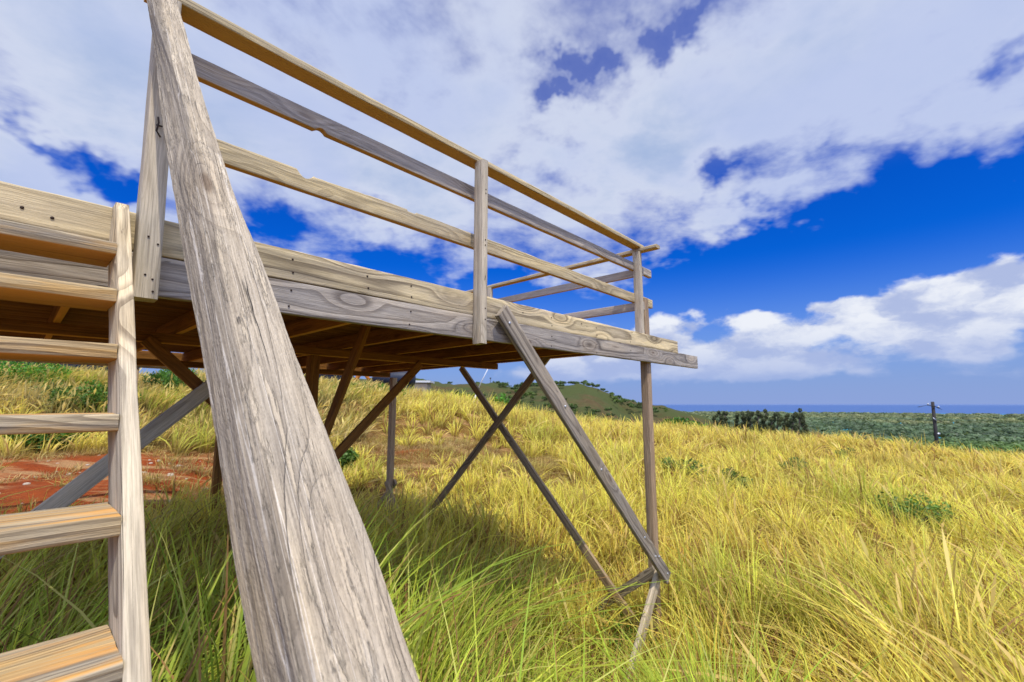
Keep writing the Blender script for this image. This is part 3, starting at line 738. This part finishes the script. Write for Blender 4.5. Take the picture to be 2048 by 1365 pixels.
def plant(name, loc, label, cat, group, h, w, colr, kind='shrub', leaf=.06, n_each=60, clumps=14, seed=0):
    root = empty(name, loc, label, cat, group)
    rnd = random.Random(seed)
    cen, rad, segs = [], [], []
    if kind == 'shrub':
        for i in range(clumps):
            a = rnd.uniform(0, math.tau); q = math.sqrt(rnd.random()) * w * .5; z = h * (.25 + .6 * rnd.random() * (1 - q / w))
            c = (math.cos(a) * q + z * .12, math.sin(a) * q, z); cen.append(np.array(c)); rad.append(w * rnd.uniform(.14, .24))
            segs.append(([(0, 0, -.15), (c[0] * .4, c[1] * .4, z * .5), c], [.03 * h, .02 * h, .006 * h]))
    elif kind == 'tree':
        tr = [(0, 0, -.4), (.03 * h, 0, .3 * h), (.09 * h, 0, .65 * h), (.15 * h, 0, .95 * h)]
        segs.append((tr, [.03 * h, .024 * h, .015 * h, .004 * h]))
        for i in range(clumps):
            f = .12 + .86 * (i + rnd.random()) / clumps; a = rnd.uniform(0, math.tau)
            q = w * .5 * (1.0 - .62 * f) * rnd.uniform(.25, 1.0); z = h * f
            bx = .16 * h * f
            c = (bx + math.cos(a) * q, math.sin(a) * q, z + .03 * h); cen.append(np.array(c)); rad.append(w * rnd.uniform(.13, .22) * (1.15 - .5 * f))
            segs.append(([(bx * .85, 0, z - .06 * h), (bx + math.cos(a) * q * .6, math.sin(a) * q * .6, z - .01 * h), c], [.010 * h, .006 * h, .002 * h]))
    vs, fs = limbs_mesh(segs)
    me = bpy.data.meshes.new('stem'); me.from_pydata([tuple(v) for v in vs], [], fs)
    link('trunk' if kind == 'tree' else 'stem', me, M['bark'], root)
    v, q, c = leaf_cloud(cen, rad, n_each, leaf, colr, .85 if kind == 'shrub' else 1.1)
    me = np_mesh('crown', v, q, c, smooth=False); me.materials.append(M['leaf'])
    link('crown' if kind == 'tree' else 'foliage', me, None, root)
    return root
def on_ray(u, v_top, Y):
    r = ray(u, v_top); k = Y / r.y; return r.x * k, Y, r.z * k
def gz(x, y): return float(ground_h(np.array([x]), np.array([y]))[0])
DG = (.055, .095, .018)
# single green plants standing in the golden field: px, top px, distance
field = [(1352, 872, 13.5, 1.1, DG, 'dark green bushy weed just right of the corner leg'),
         (1580, 878, 14.5, .9, DG, 'dark green round weed in the middle of the golden field'),
         (1800, 915, 9.5, 1.2, (.07, .12, .02), 'broad leafy green weed in the golden field below the utility pole'),
         (1460, 900, 12.0, 1.1, (.075, .11, .02), 'low olive weed among golden grass between two darker weeds'),
         (1845, 1110, 4.6, .8, (.08, .16, .02), 'bright green weed half buried in golden grass'),
         (1640, 1325, 2.9, .55, (.07, .16, .02), 'small bright green weed at the lower edge of the picture'),
         (1240, 1150, 5.6, .8, (.06, .14, .015), 'dark green fern-like weed between the crossed braces'),
         (1690, 870, 19, 1.1, (.09, .12, .02), 'faint olive weed near the crest of the golden field')]
for i, (u, v, Y, w, c_, lb) in enumerate(field):
    x, y, z = on_ray(u, v, Y); g0 = gz(x, y)
    plant('weed', (x, y, g0), lb, 'weed', 'green weeds in the golden field', max(.4, (z + EYE - g0) * .66), w * .9, tuple(q * 1.9 for q in c_), 'shrub', .024 if Y < 8 else .036, 110, 12, seed=i)
# leafy bushes on the bank at the left and along the crest
bank = [(20, 728, 17.5, 3.2, (.06, .17, .012), 'bright green bush at the left edge above the stairs'),
        (120, 775, 16.0, 1.6, (.09, .13, .02), 'olive bush on the bank beside the bright green one'),
        (95, 868, 12.6, 2.0, (.055, .14, .015), 'low green bush at the foot of the bank by the red earth'),
        (190, 812, 15.0, 1.8, (.07, .15, .015), 'small green bush low on the bank behind the stringer'),
        (700, 775, 21.0, 2.0, (.07, .15, .02), 'green bush below the orange digger'),
        (765, 758, 22.0, 1.6, (.08, .22, .015), 'bright green bush in front of the dark tank'),
        (985, 785, 40.0, 4.5, (.06, .17, .015), 'bright green bush on the crest behind the white rod'),
        (930, 778, 36.0, 3.0, (.07, .13, .02), 'dull green bush on the crest left of the white rod'),
        (355, 722, 19.0, 1.8, (.07, .16, .02), 'green bush on the bank under the far rail'),
        (665, 875, 11.0, .9, (.07, .13, .02), 'small green bush by the middle leg'),
        (1345, 818, 62, 3.5, (.06, .15, .015), 'round green bush just right of the corner leg on the crest'),
        (1362, 826, 60, 3.4, (.075, .18, .02), 'bright green bush second in line on the crest'),
        (1405, 841, 58, 2.6, (.06, .17, .015), 'low bright green bush before the dark tree row'),
        (1622, 838, 110, 7.0, (.05, .06, .025), 'low dark shrub just right of the dark tree row'),
        (1648, 843, 108, 7.5, (.055, .065, .025), 'low dark shrub, second to the right of the dark tree row'),
        (1680, 848, 106, 8.0, (.05, .065, .025), 'low dark shrub, third to the right of the dark tree row'),
        (1722, 855, 100, 7.5, (.06, .075, .03), 'last low dark shrub trailing off right of the dark tree row'),
        (1425, 845, 58, 2.0, (.07, .19, .02), 'smallest bright green bush at the left end of the dark tree row')]
for i, (u, v, Y, w, c_, lb) in enumerate(bank):
    x, y, z = on_ray(u, v, Y); g0 = gz(x, y); h = max(.8, z + EYE - g0)
    plant('bush', (x, y, g0), lb, 'bush', 'bushes on the bank and crest', h, max(w, h * .8), tuple(q * 1.15 for q in c_), 'shrub', .06 if Y < 30 else .2, 150, 20, seed=40 + i)
# dark windbreak trees: first one, last one, and a look-alike row between
row = [(1418, 831), (1428, 825), (1438, 824), (1461, 828), (1472, 827), (1480, 824), (1489, 828), (1503, 823), (1516, 822), (1530, 828), (1541, 827), (1556, 831), (1571, 829), (1583, 822), (1594, 834)]
for i, (u, v) in enumerate(row):
    x, y, z = on_ray(u, v, 118 + (i % 3) * 4); g0 = gz(x, y); h = z + EYE - g0
    lb = 'dark windbreak tree at the left end of the row' if i == 0 else 'tallest dark windbreak tree near the right end of the row' if i == 13 else \
         'last small dark windbreak tree at the right end of the row' if i == 14 else 'dark ragged windbreak tree within the row below the sea'
    plant('windbreak_tree', (x, y, g0), lb, 'tree', 'row of dark windbreak trees', h, h * .30, (.10, .115, .045), 'tree', .19, 190, 20, seed=80 + i)
x, y, z = on_ray(1167, 761, RY); g0 = gz(x, y)
plant('tree', (x, y, g0 + .5), 'tiny lone tree on top of the brown hill', 'tree', None, 2.4, 2.0, (.03, .04, .02), 'shrub', .35, 30, 8, seed=200)
# scrub on the hill: look-alike bushes
nS = 0; tries = 0
while nS < 260 and tries < 6000:
    tries += 1
    u = random.uniform(890, 1330); Y = random.uniform(110, 232); x = (u - 1024) / F_PX * Y
    if noise.noise(Vector((x * .03, Y * .03, 3))) < -.12: continue
    g0 = gz(x, Y); w = random.uniform(1.0, 3.2)
    if nS == 0:
        protos = [plant('scrub_bush', (x, Y, g0), None, 'bush', 'scrub on the brown hill', 1.7, 3.0, cc, 'shrub', .38, 26, 8, seed=300 + k) for k, cc in enumerate(((.085, .13, .03), (.075, .115, .03), (.115, .165, .035)))]
        for k, pr in enumerate(protos): pr.location = (x + k * 9, Y + k * 4, gz(x + k * 9, Y + k * 4)); pr['label'] = 'green scrub bush scattered on the brown hillside'
        nS = 3; continue
    pr = random.choice(protos); o = pr.copy(); col.objects.link(o); o.location = (x, Y, g0 - .1); o.rotation_euler = (0, 0, random.uniform(0, 6)); o.scale = (w / 3,) * 3
    for ch in pr.children:
        d = ch.copy(); col.objects.link(d); d.parent = o
    nS += 1

# lowland forest as one mass
def forest():
    N = 7000
    d = np.exp(rng.uniform(np.log(330), np.log(3350), N)); a = np.radians(rng.uniform(2, 56, N))
    x = d * np.sin(a); y = d * np.cos(a); z = ground_h(x, y)
    k = (z < -22 + EYE) | (d > 560); x, y, z, d = x[k], y[k], z[k], d[k]
    clear = (np.abs(x - .93 * y) < .07 * y) & (d > 560) & (d < 760)
    x, y, z, d = x[~clear], y[~clear], z[~clear], d[~clear]
    n1 = cl1(x, y, .004, 3.); n2 = cl1(x, y, .015, 8.)
    N = len(x); kf = 40
    r = (3.0 + d * .0062) * rng.uniform(.7, 1.35, N); h = (7 + d * .0015) * (1 + .5 * n2)
    n1 = n1 * 1.7
    c0 = np.array((.10, .135, .038)) * (1 - np.clip(n1 + .3, 0, 1))[:, None] + np.array((.215, .215, .07)) * np.clip(n1 + .3, 0, 1)[:, None]
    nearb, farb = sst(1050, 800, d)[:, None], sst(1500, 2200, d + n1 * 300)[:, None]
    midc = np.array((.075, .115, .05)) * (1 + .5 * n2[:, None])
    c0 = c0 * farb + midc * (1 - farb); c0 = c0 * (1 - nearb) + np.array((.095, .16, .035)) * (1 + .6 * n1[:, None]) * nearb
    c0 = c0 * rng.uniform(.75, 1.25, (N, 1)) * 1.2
    hz = sst(500, 3000, d)[:, None]; c0 = c0 * (1 - .35 * hz) + np.array((.19, .23, .16)) * .35 * hz  # distance haze mixed into the crown colours
    dd = rng.normal(0, 1, (N, kf, 3)); dd /= np.linalg.norm(dd, axis=2)[..., None]; dd[..., 2] = np.abs(dd[..., 2])
    p = np.stack([x, y, z + h * .45], -1)[:, None] + dd * np.stack([r, r, h * .6], -1)[:, None] * rng.uniform(.6, 1.0, (N, kf, 1))
    t1 = np.cross(dd, rng.normal(0, 1, (N, kf, 3))); t1 /= np.linalg.norm(t1, axis=2)[..., None] + 1e-6; t2 = np.cross(dd, t1)
    s_ = (r * .26)[:, None, None] * rng.uniform(.6, 1.3, (N, kf, 1))
    v = np.stack([p - t1 * s_, p + t2 * s_ * .8, p + t1 * s_ * .9, p - t2 * s_], 2).reshape(-1, 3)
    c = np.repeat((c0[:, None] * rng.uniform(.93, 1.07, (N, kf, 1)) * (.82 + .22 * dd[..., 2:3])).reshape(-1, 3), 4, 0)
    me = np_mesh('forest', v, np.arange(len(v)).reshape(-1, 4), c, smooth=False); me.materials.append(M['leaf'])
    o = bpy.data.objects.new('forest', me); col.objects.link(o); tag(o, 'hazy green lowland forest reaching to the shore', 'forest', kind='stuff')
forest()

# ================================================================ BACKGROUND THINGS
def box_mesh(parts):
    vs, fs = [], []
    for (cx, cy, cz, sx, sy, sz) in parts:
        b = len(vs)
        for dx in (-1, 1):
            for dy in (-1, 1):
                for dz in (-1, 1): vs.append((cx + dx * sx / 2, cy + dy * sy / 2, cz + dz * sz / 2))
        fs += [tuple(b + k for k in q) for q in ((0, 1, 3, 2), (4, 6, 7, 5), (0, 4, 5, 1), (2, 3, 7, 6), (0, 2, 6, 4), (1, 5, 7, 3))]
    return vs, fs
def solid(name, parts, mat, parent, bev=.02):
    vs, fs = box_mesh(parts)
    me = bpy.data.meshes.new(name); me.from_pydata(vs, [], fs)
    b = _bm.new(); b.from_mesh(me); _bm.ops.bevel(b, geom=list(b.edges), offset=bev, segments=2, affect='EDGES'); b.to_mesh(me); b.free()
    return link(name, me, mat, parent)
M['navy'] = plain('dark_navy_sheet', (.018, .024, .045), .55, 0, .4, 3)
M['orange'] = plain('orange_paint', (.62, .20, .03), .5, 0, .2, 6)
M['offwhite'] = plain('offwhite_sheet', (.62, .62, .60), .6, 0, .2, 3)
M['stone'] = plain('pale_stone', (.45, .36, .26), .9, 0, .3, 3)
M['black'] = plain('black_plastic', (.012, .012, .014), .35, 0, .2, 12)
M['pole'] = plain('tarred_pole', (.035, .03, .028), .8, 0, .3, 8)
M['wire'] = plain('dark_cable', (.02, .02, .02), .6)
M['white'] = plain('white_pvc', (.72, .72, .70), .4, 0, .1, 6)
# long dark sheds on the hill behind the platform
def shed(u0, u1, vtop, Y, label):
    x0, _, z = on_ray(u0, vtop, Y); x1, _, _ = on_ray(u1, vtop, Y); xc = (x0 + x1) / 2; L = x1 - x0; g0 = gz(xc, Y) - .3; h = z + EYE - g0
    r = empty('shed', (xc, Y, g0), label, 'shed')
    solid('wall', [(0, 0, h * .46, L, 3.4, h * .92)], M['navy'], r)
    for k in range(int(L // 2) + 1): solid('post', [(-L / 2 + k * 2.0, -1.73, h * .46, .10, .06, h * .9)], M['navy'], r, .01)
    solid('roof', [(0, 0, h * .95, L + .4, 4.0, .14)], M['navy'], r)
    return r
shed(-60, 235, 716, 33, 'long dark navy shed on the bank behind the stairs')
shed(560, 684, 742, 34, 'short dark navy shed on the hill left of the orange digger')
x0, _, z = on_ray(790, 742, 30); g0 = gz(x0, 30); h = z + EYE - g0
tank = empty('tank', (x0, 30, g0), 'dark navy round-bellied tank standing on the hill beyond the deck', 'tank')
vs, fs = [], []
for i, (xx, rr_) in enumerate(((-1.4, .1), (-1.36, .42), (-1.25, .52), (1.2, .52), (1.3, .42), (1.34, .1))):
    for k in range(20): a = k * math.tau / 20; vs.append((xx, math.cos(a) * rr_, h - .52 + math.sin(a) * rr_))
for i in range(5):
    for k in range(20): fs.append((i * 20 + k, i * 20 + 20 + k, i * 20 + 20 + (k + 1) % 20, i * 20 + (k + 1) % 20))
fs += [tuple(range(20)), tuple(range(100, 120))[::-1]]
me = bpy.data.meshes.new('body'); me.from_pydata(vs, [], fs)
for p_ in me.polygons: p_.use_smooth = True
link('body', me, M['navy'], tank)
for sx in (-.9, .9): solid('support', [(sx, 0, max(.3, h - 1.0) / 2, .16, .8, max(.3, h - .9))], M['navy'], tank)
# orange digger, mostly hidden
x0, _, z = on_ray(706, 748, 29); g0 = gz(x0, 29); h = z + EYE - g0
dg = empty('excavator', (x0, 29, g0), 'small orange digger with its arm raised on the hill', 'excavator')
solid('body', [(-.2, 0, .85, 1.1, .9, .5)], M['orange'], dg, .06)
solid('cab', [(-.35, 0, 1.3, .6, .7, .5)], M['black'], dg, .05)
for sy in (-.5, .5): solid('track', [(-.2, sy, .3, 1.5, .25, .42)], M['black'], dg, .12)
tube('arm', dg, [Vector((x0 + .3, 29 - .3, g0 + 1.0)), Vector((x0 + .45, 29 - .3, g0 + h * .9)), Vector((x0 + .7, 29 - .3, g0 + h + .1))], .14, M['orange'])
tube('dipper', dg, [Vector((x0 + .7, 29 - .3, g0 + h + .1)), Vector((x0 + 1.15, 29 - .3, g0 + h * .75))], .10, M['orange'])
# pale roofed hut right of the tank
x0, _, z = on_ray(846, 762, 36); g0 = gz(x0, 36); h = z + EYE - g0
hut = empty('hut', (x0, 36, g0), 'little tan hut with a pale flat roof behind the grass crest', 'hut')
solid('wall', [(0, 0, h * .45, 1.0, 1.6, h * .9)], M['stone'], hut); solid('roof', [(0, 0, h * .95, 1.5, 2.0, .16)], M['offwhite'], hut)
# leaning white rod
xa, ya, za = on_ray(941, 806, 30); xb, yb, zb = on_ray(976, 738, 30); xc, yc, zc = on_ray(955, 780, 30)
rod = empty('guy_rod', (xa, ya, gz(xa, ya)), 'thin white leaning rod planted on the crest beyond the deck', 'rod')
A, C, B = Vector((xa, ya, gz(xa, ya))), Vector((xc, yc, zc + EYE)), Vector((xb, yb, zb + EYE)); B = C + (B - C) * 1.25
tube('sleeve', rod, [A, C], .055, M['white']); tube('rod', rod, [C, B], .028, M['white'])
solid('anchor', [(0, 0, .25, .22, .22, .6)], M['black'], rod)
# mast on the ridge
x, y, z = on_ray(981, 757, RY); g0 = gz(x, y)
ms = empty('mast', (x, y, g0), 'faint thin mast on the ridge line', 'mast')
tube('pole', ms, [Vector((x, y, g0 - .3)), Vector((x, y, z + EYE))], .12, M['pole']); solid('head', [(0, 0, z + EYE - g0, .7, .5, .6)], M['pole'], ms)
# utility pole
Yp = 66; xt, _, zt = on_ray(1865, 804, Yp); xb, _, zb = on_ray(1873, 880, Yp)
g0 = gz(xb, Yp); T = Vector((xt, Yp, zt + EYE)); Bq = Vector((xb, Yp, zb + EYE)); ax = (T - Bq).normalized()
Bg = Bq - ax * ((Bq.z - g0) / ax.z + .4)
up = empty('utility_pole', (Bg.x, Bg.y, g0), 'dark leaning utility pole at the edge of the golden field', 'utility pole')
tube('pole', up, [Bg, Bq, T], [.24, .22, .19], M['pole'], 12)
pt = lambda u, v, dy=0: Vector((ray(u, v).x * (Yp + dy) / ray(u, v).y, Yp + dy, ray(u, v).z * (Yp + dy) / ray(u, v).y + EYE))
tube('crossarm', up, [pt(1855, 810.5, -.3), pt(1869, 813, -.3), pt(1879, 817.5, -.3)], .06, M['pole'])
for u, v in ((1856, 808.5), (1877, 814)): tube('insulator', up, [pt(u, v + 1.5, -.3), pt(u, v - 1.5, -.3)], .09, M['offwhite'])
tube('bracket', up, [pt(1868, 839, -.3), pt(1884, 843, -.3)], .05, M['pole'])
tube('bracket', up, [pt(1866, 836, -.3), pt(1873, 842, -.3)], .07, M['zinc'])
tube('collar', up, [pt(1875.2, 866, 0), pt(1875.6, 870, 0)], .27, M['zinc'], 12)
tube('wire', up, [pt(1855, 810.5, -.3), pt(1846, 812.5, -6), pt(1836, 814.5, -14)], .035, M['wire'])
tube('wire', up, [pt(1879, 817.5, -.3), pt(1884, 819.5, 6)], .035, M['wire'])
# lumber on the ground under the deck and black plastic sheet beneath
lum = empty('loose_board', W(1.4, 3.68, -1.72), 'brown board lying in the shaded grass under the platform', 'board')
bar('board', lum, (.2, 3.68, -1.60), (2.6, 3.68, -1.66), (0, -1, 0), .10, .045, M['under'])
xs = np.linspace(.45, 1.9, 26); ts = np.linspace(2.95, 3.62, 14)
SX, TX = np.meshgrid(xs, ts, indexing='ij')
zz = -1.73 + .05 * np_noise(SX, TX, 2.4, 3.) + .03 * np_noise(SX, TX, 7., 8.)
co = np.array([W(a, b, c_) for a, b, c_ in zip(SX.ravel(), TX.ravel(), zz.ravel())])
i = np.arange(25)[:, None]; j = np.arange(13)[None, :]
quads = np.stack([i * 14 + j, (i + 1) * 14 + j, (i + 1) * 14 + j + 1, i * 14 + j + 1], -1).reshape(-1, 4)
me = np_mesh('plastic_sheet', co, quads); me.materials.append(M['black'])
o = bpy.data.objects.new('plastic_sheet', me); col.objects.link(o); tag(o, 'crumpled black plastic sheet on the ground beside the brown board', 'plastic sheet')
# pale pole lying along the back of the deck
pl = empty('log_pole', W(.4, 8.62, .6), 'pale round pole carried on stakes along the back of the platform', 'pole')
tube('pole', pl, [W(-1.5, 8.62, .63), W(1.74, 8.62, .60)], .072, M['white'] if False else M['post'], 14)
for s in (-1.2, 1.2):
    x, y, _ = W(s, 8.62, 0); tube('stake', pl, [Vector((x, y, gz(x, y) - .2)), W(s, 8.62, .55)], .035, M['leg'])
# pale stones on the red earth
def stone(i):
    b = _bm.new(); _bm.ops.create_icosphere(b, subdivisions=2, radius=1)
    for v in b.verts: v.co *= 1 + .35 * noise.noise(v.co * 1.4 + Vector((i * 9, 0, 0)))
    me = bpy.data.meshes.new('stone'); b.to_mesh(me); b.free(); me.materials.append(M['stone'])
    for p_ in me.polygons: p_.use_smooth = True
    return me
sms = [stone(i) for i in range(4)]; cnt = 0
for k in range(1500):
    x, y = random.uniform(-13, -2), random.uniform(6.5, 13)
    if float(dirt_mask(np.array([x]), np.array([y]))[0]) < .55 or cnt >= 150: continue
    o = bpy.data.objects.new('stone', random.choice(sms)); col.objects.link(o); r = random.uniform(.015, .05) if random.random() < .85 else random.uniform(.05, .10)
    o.location = (x, y, gz(x, y) + r * .2); o.scale = (r, r * .8, r * .55); o.rotation_euler = (0, 0, random.uniform(0, 6)); cnt += 1
    tag(o, 'small pale stone lying on the red earth', 'stone', 'stones on the red earth')

# ================================================================ SKY
SUN = V(-.17, -.39, .905).normalized()
el = math.asin(SUN.z); az = math.atan2(SUN.x, SUN.y)
wd = bpy.data.worlds.new('World'); sc.world = wd; wd.use_nodes = True
n = NT(wd.node_tree)
sky = n.new('ShaderNodeTexSky', sky_type='NISHITA'); sky.sun_disc = False; sky.sun_elevation = el; sky.sun_rotation = az; sky.altitude = 60; sky.air_density = 1.0; sky.dust_density = .6; sky.ozone_density = 2.5
tc = n.new('ShaderNodeTexCoord'); d = n.vm('NORMALIZE', tc.outputs['Generated'])
dx, dy, dz = n.xyz(d)
az_ = n.m('ARCTAN2', dx, dy); el_ = n.m('ARCSINE', dz)
ae = n.comb(az_, el_, 0.0)
wcol = n.noise(n.vm('MULTIPLY', ae, (7.0, 9.0, 1.0)), 1.0, 4.0, .62, 0, 'Color')
aw = n.vm('ADD', ae, n.vm('MULTIPLY', n.vm('SUBTRACT', wcol, (.5, .5, .5)), (.34, .22, 0)))
def bells(lst, ae):
    tot = None
    for (u, v, su, sv, w) in lst:                    # centre and half-size in the photograph, turned into azimuth and elevation
        a, e = azel(u, v); a2, _ = azel(u + su, v); _, e2 = azel(u, v - sv)
        q = n.vm('MULTIPLY', n.vm('SUBTRACT', ae, (a, e, 0)), (1 / max(abs(a2 - a), .01), 1 / max(abs(e2 - e), .01), 0))
        g = n.m('EXPONENT', n.m('MULTIPLY', n.vm('DOT_PRODUCT', q, q), -1.0))
        tot = n.m('MULTIPLY', g, w) if tot is None else n.m('MULTIPLY_ADD', g, w, tot)
    return tot
# high broken layer, flat cloud base seen in perspective
inv = n.m('DIVIDE', 1.0, n.m('MAXIMUM', n.m('ADD', dz, .10), .04))
pl_ = n.comb(n.m('MULTIPLY', dx, inv), n.m('MULTIPLY', dy, inv), 0.0)
c1 = n.noise(n.vm('ADD', pl_, (3.7, 1.2, 0.0)), 1.7, 6.0, .58, .3)
c1b = n.noise(n.vm('ADD', pl_, (8.1, 4.4, 2.0)), 5.0, 5.0, .62, .2)
bias = bells([(1560, 480, 300, 80, -.34), (1900, 410, 240, 80, -.46), (1340, 585, 200, 65, -.36), (1750, 550, 420, 90, -.55), (1480, 630, 300, 60, -.40), (1060, 610, 170, 60, -.28),
              (2060, 480, 150, 130, -.36), (1165, 140, 75, 36, -.29), (1120, 215, 65, 24, -.26), (1345, 55, 70, 40, -.30), (220, 345, 100, 36, -.40), (60, 262, 120, 26, -.26), (770, 500, 150, 60, -.36),
              (1120, 340, 90, 45, -.20), (1455, 330, 65, 40, -.28), (850, 590, 220, 50, -.34), (540, 470, 80, 60, -.26), (2040, 110, 60, 60, -.2), (1650, 320, 140, 30, -.16),
              (300, 120, 420, 180, .16), (800, 130, 280, 170, .16), (1650, 110, 380, 130, .22), (1310, 290, 200, 100, .22), (1470, 410, 110, 45, .22), (90, 400, 140, 60, .14), (620, 310, 300, 80, .16), (1900, 230, 200, 40, .10)], aw)
cov = n.m('ADD', n.m('ADD', n.m('MULTIPLY_ADD', c1b, .40, -.20), c1), bias)
a1 = n.m('MULTIPLY', n.ss(cov, .20, .60), n.ss(el_, .13, .24))
a1 = n.m('MAXIMUM', a1, n.m('MULTIPLY', n.ss(el_, .38, .55), n.ss(cov, -.25, .35, .03, .20)))
thick = n.ss(cov, .52, .95)
soft = n.noise(n.vm('ADD', pl_, (1.0, 9.0, 4.0)), 1.6, 3.0, .55)
cc1 = n.mix(thick, srgb(212, 220, 240), srgb(168, 188, 224))
cc1 = n.mix(n.m('MULTIPLY', n.ss(soft, .36, .64), .8), cc1, srgb(190, 203, 238))
# low cumulus: billows in azimuth / elevation
q1 = n.vm('MULTIPLY', n.comb(az_, n.m('POWER', n.m('MAXIMUM', el_, .001), .75), 0.0), (10.0, 15.0, 1.0))
aw2 = n.vm('ADD', ae, n.vm('MULTIPLY', n.vm('SUBTRACT', wcol, (.5, .5, .5)), (.16, .07, 0)))
puff = n.noise(q1, 2.2, 3.0, .6, 0, 'Color')
qw = n.vm('ADD', q1, n.vm('SCALE', puff, scale=.5))
def cum(off):
    q = n.vm('ADD', qw, off)
    vo = n.new('ShaderNodeTexVoronoi', feature='F1', voronoi_dimensions='2D'); n.put(vo.inputs['Vector'], q); vo.inputs['Scale'].default_value = 1.1
    return n.m('ADD', n.m('MULTIPLY', n.noise(q, 1.2, 5.0, .6), .9), n.m('MULTIPLY', n.m('SUBTRACT', .55, vo.outputs['Distance']), .45))
low_list = [(2000, 565, 120, 60, .74), (1800, 620, 130, 62, .80), (1920, 640, 200, 45, .52), (1950, 700, 130, 32, .55), (1700, 650, 110, 25, .40), (1545, 690, 90, 46, .70), (1440, 715, 70, 36, .52), (1320, 680, 80, 52, .64), (1660, 725, 150, 22, .46),
            (1490, 640, 110, 16, .34), (1680, 606, 60, 18, .40), (1200, 720, 120, 45, .50), (1950, 752, 260, 14, .33), (1600, 748, 300, 14, .33), (1330, 735, 260, 24, .42), (1130, 750, 180, 25, .42)]
lb = bells(low_list, aw2)
w0 = cum((0, 0, 0)); w1 = cum((.08, .6, 0))
cv = n.m('ADD', n.m('MULTIPLY_ADD', w0, .62, -.62), lb)
a2 = n.ss(cv, -.05, n.ss(el_, .14, .04, .17, .34))
lit = n.ss(n.m('ADD', n.m('SUBTRACT', w0, w1), n.m('MULTIPLY', cv, -.35)), -.36, .10)
cc2 = n.mix(lit, srgb(178, 191, 227), srgb(242, 245, 251))
cc2 = n.mix(n.m('MULTIPLY', n.ss(el_, .16, .03), .85), cc2, srgb(164, 182, 228))
# sky colour
hsv = n.new('ShaderNodeHueSaturation'); hsv.inputs['Saturation'].default_value = 1.45; hsv.inputs['Value'].default_value = 1.0
n.put(hsv.inputs['Color'], sky.outputs[0])
skyc = n.vm('MULTIPLY', hsv.outputs[0], (.05, .63, 1.5))
skyc = n.mix(n.ss(el_, .30, -.02), skyc, n.vm('SCALE', srgb(142, 164, 218), scale=10.0))
k10 = lambda c: n.vm('SCALE', c, scale=10.0)
c = n.mix(n.m('MULTIPLY', a1, .96), skyc, k10(cc1))
c = n.mix(n.m('MULTIPLY', a2, n.ss(el_, .005, .07, .0, .95)), c, k10(cc2))
c = n.vm('SCALE', c, scale=n.ss(dy, .12, -.45, 1.0, 2.5))         # sky behind the camera brightened as added fill for the shade
c = n.mix(n.ss(dz, .0, -.06), c, (1.2, 1.1, .8))
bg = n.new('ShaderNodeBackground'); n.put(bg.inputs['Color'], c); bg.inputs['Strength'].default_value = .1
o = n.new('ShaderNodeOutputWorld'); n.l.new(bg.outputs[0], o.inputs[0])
wd.cycles.sampling_method = 'MANUAL'; wd.cycles.sample_map_resolution = 512

sun = bpy.data.lights.new('sun', 'SUN'); sun.energy = 4.3; sun.angle = R(.53); sun.color = (1.0, .94, .84)
so = bpy.data.objects.new('sun', sun); col.objects.link(so); so.rotation_euler = SUN.to_track_quat('Z', 'Y').to_euler(); so.location = (0, -5, 20)

# ================================================================ CAMERA
cam = bpy.data.cameras.new('camera'); cam.lens = 36 * F_PX / 2048; cam.sensor_width = 36; cam.sensor_fit = 'HORIZONTAL'; cam.clip_start = .05; cam.clip_end = 200000
cam.dof.use_dof = True; cam.dof.focus_distance = 1.75; cam.dof.aperture_fstop = 5.0
co_ = bpy.data.objects.new('camera', cam); col.objects.link(co_); co_.location = (0, 0, EYE); co_.rotation_euler = (math.pi / 2 + PITCH, 0, 0)
sc.camera = co_
sc.view_settings.view_transform = 'Standard'; sc.view_settings.look = 'None'; sc.view_settings.exposure = 0; sc.view_settings.gamma = 1
sc.render.engine = 'CYCLES'
sc.cycles.use_denoising = True
sc.cycles.max_bounces = 5; sc.cycles.diffuse_bounces = 3; sc.cycles.glossy_bounces = 2; sc.cycles.transmission_bounces = 3
sc.render.film_transparent = False
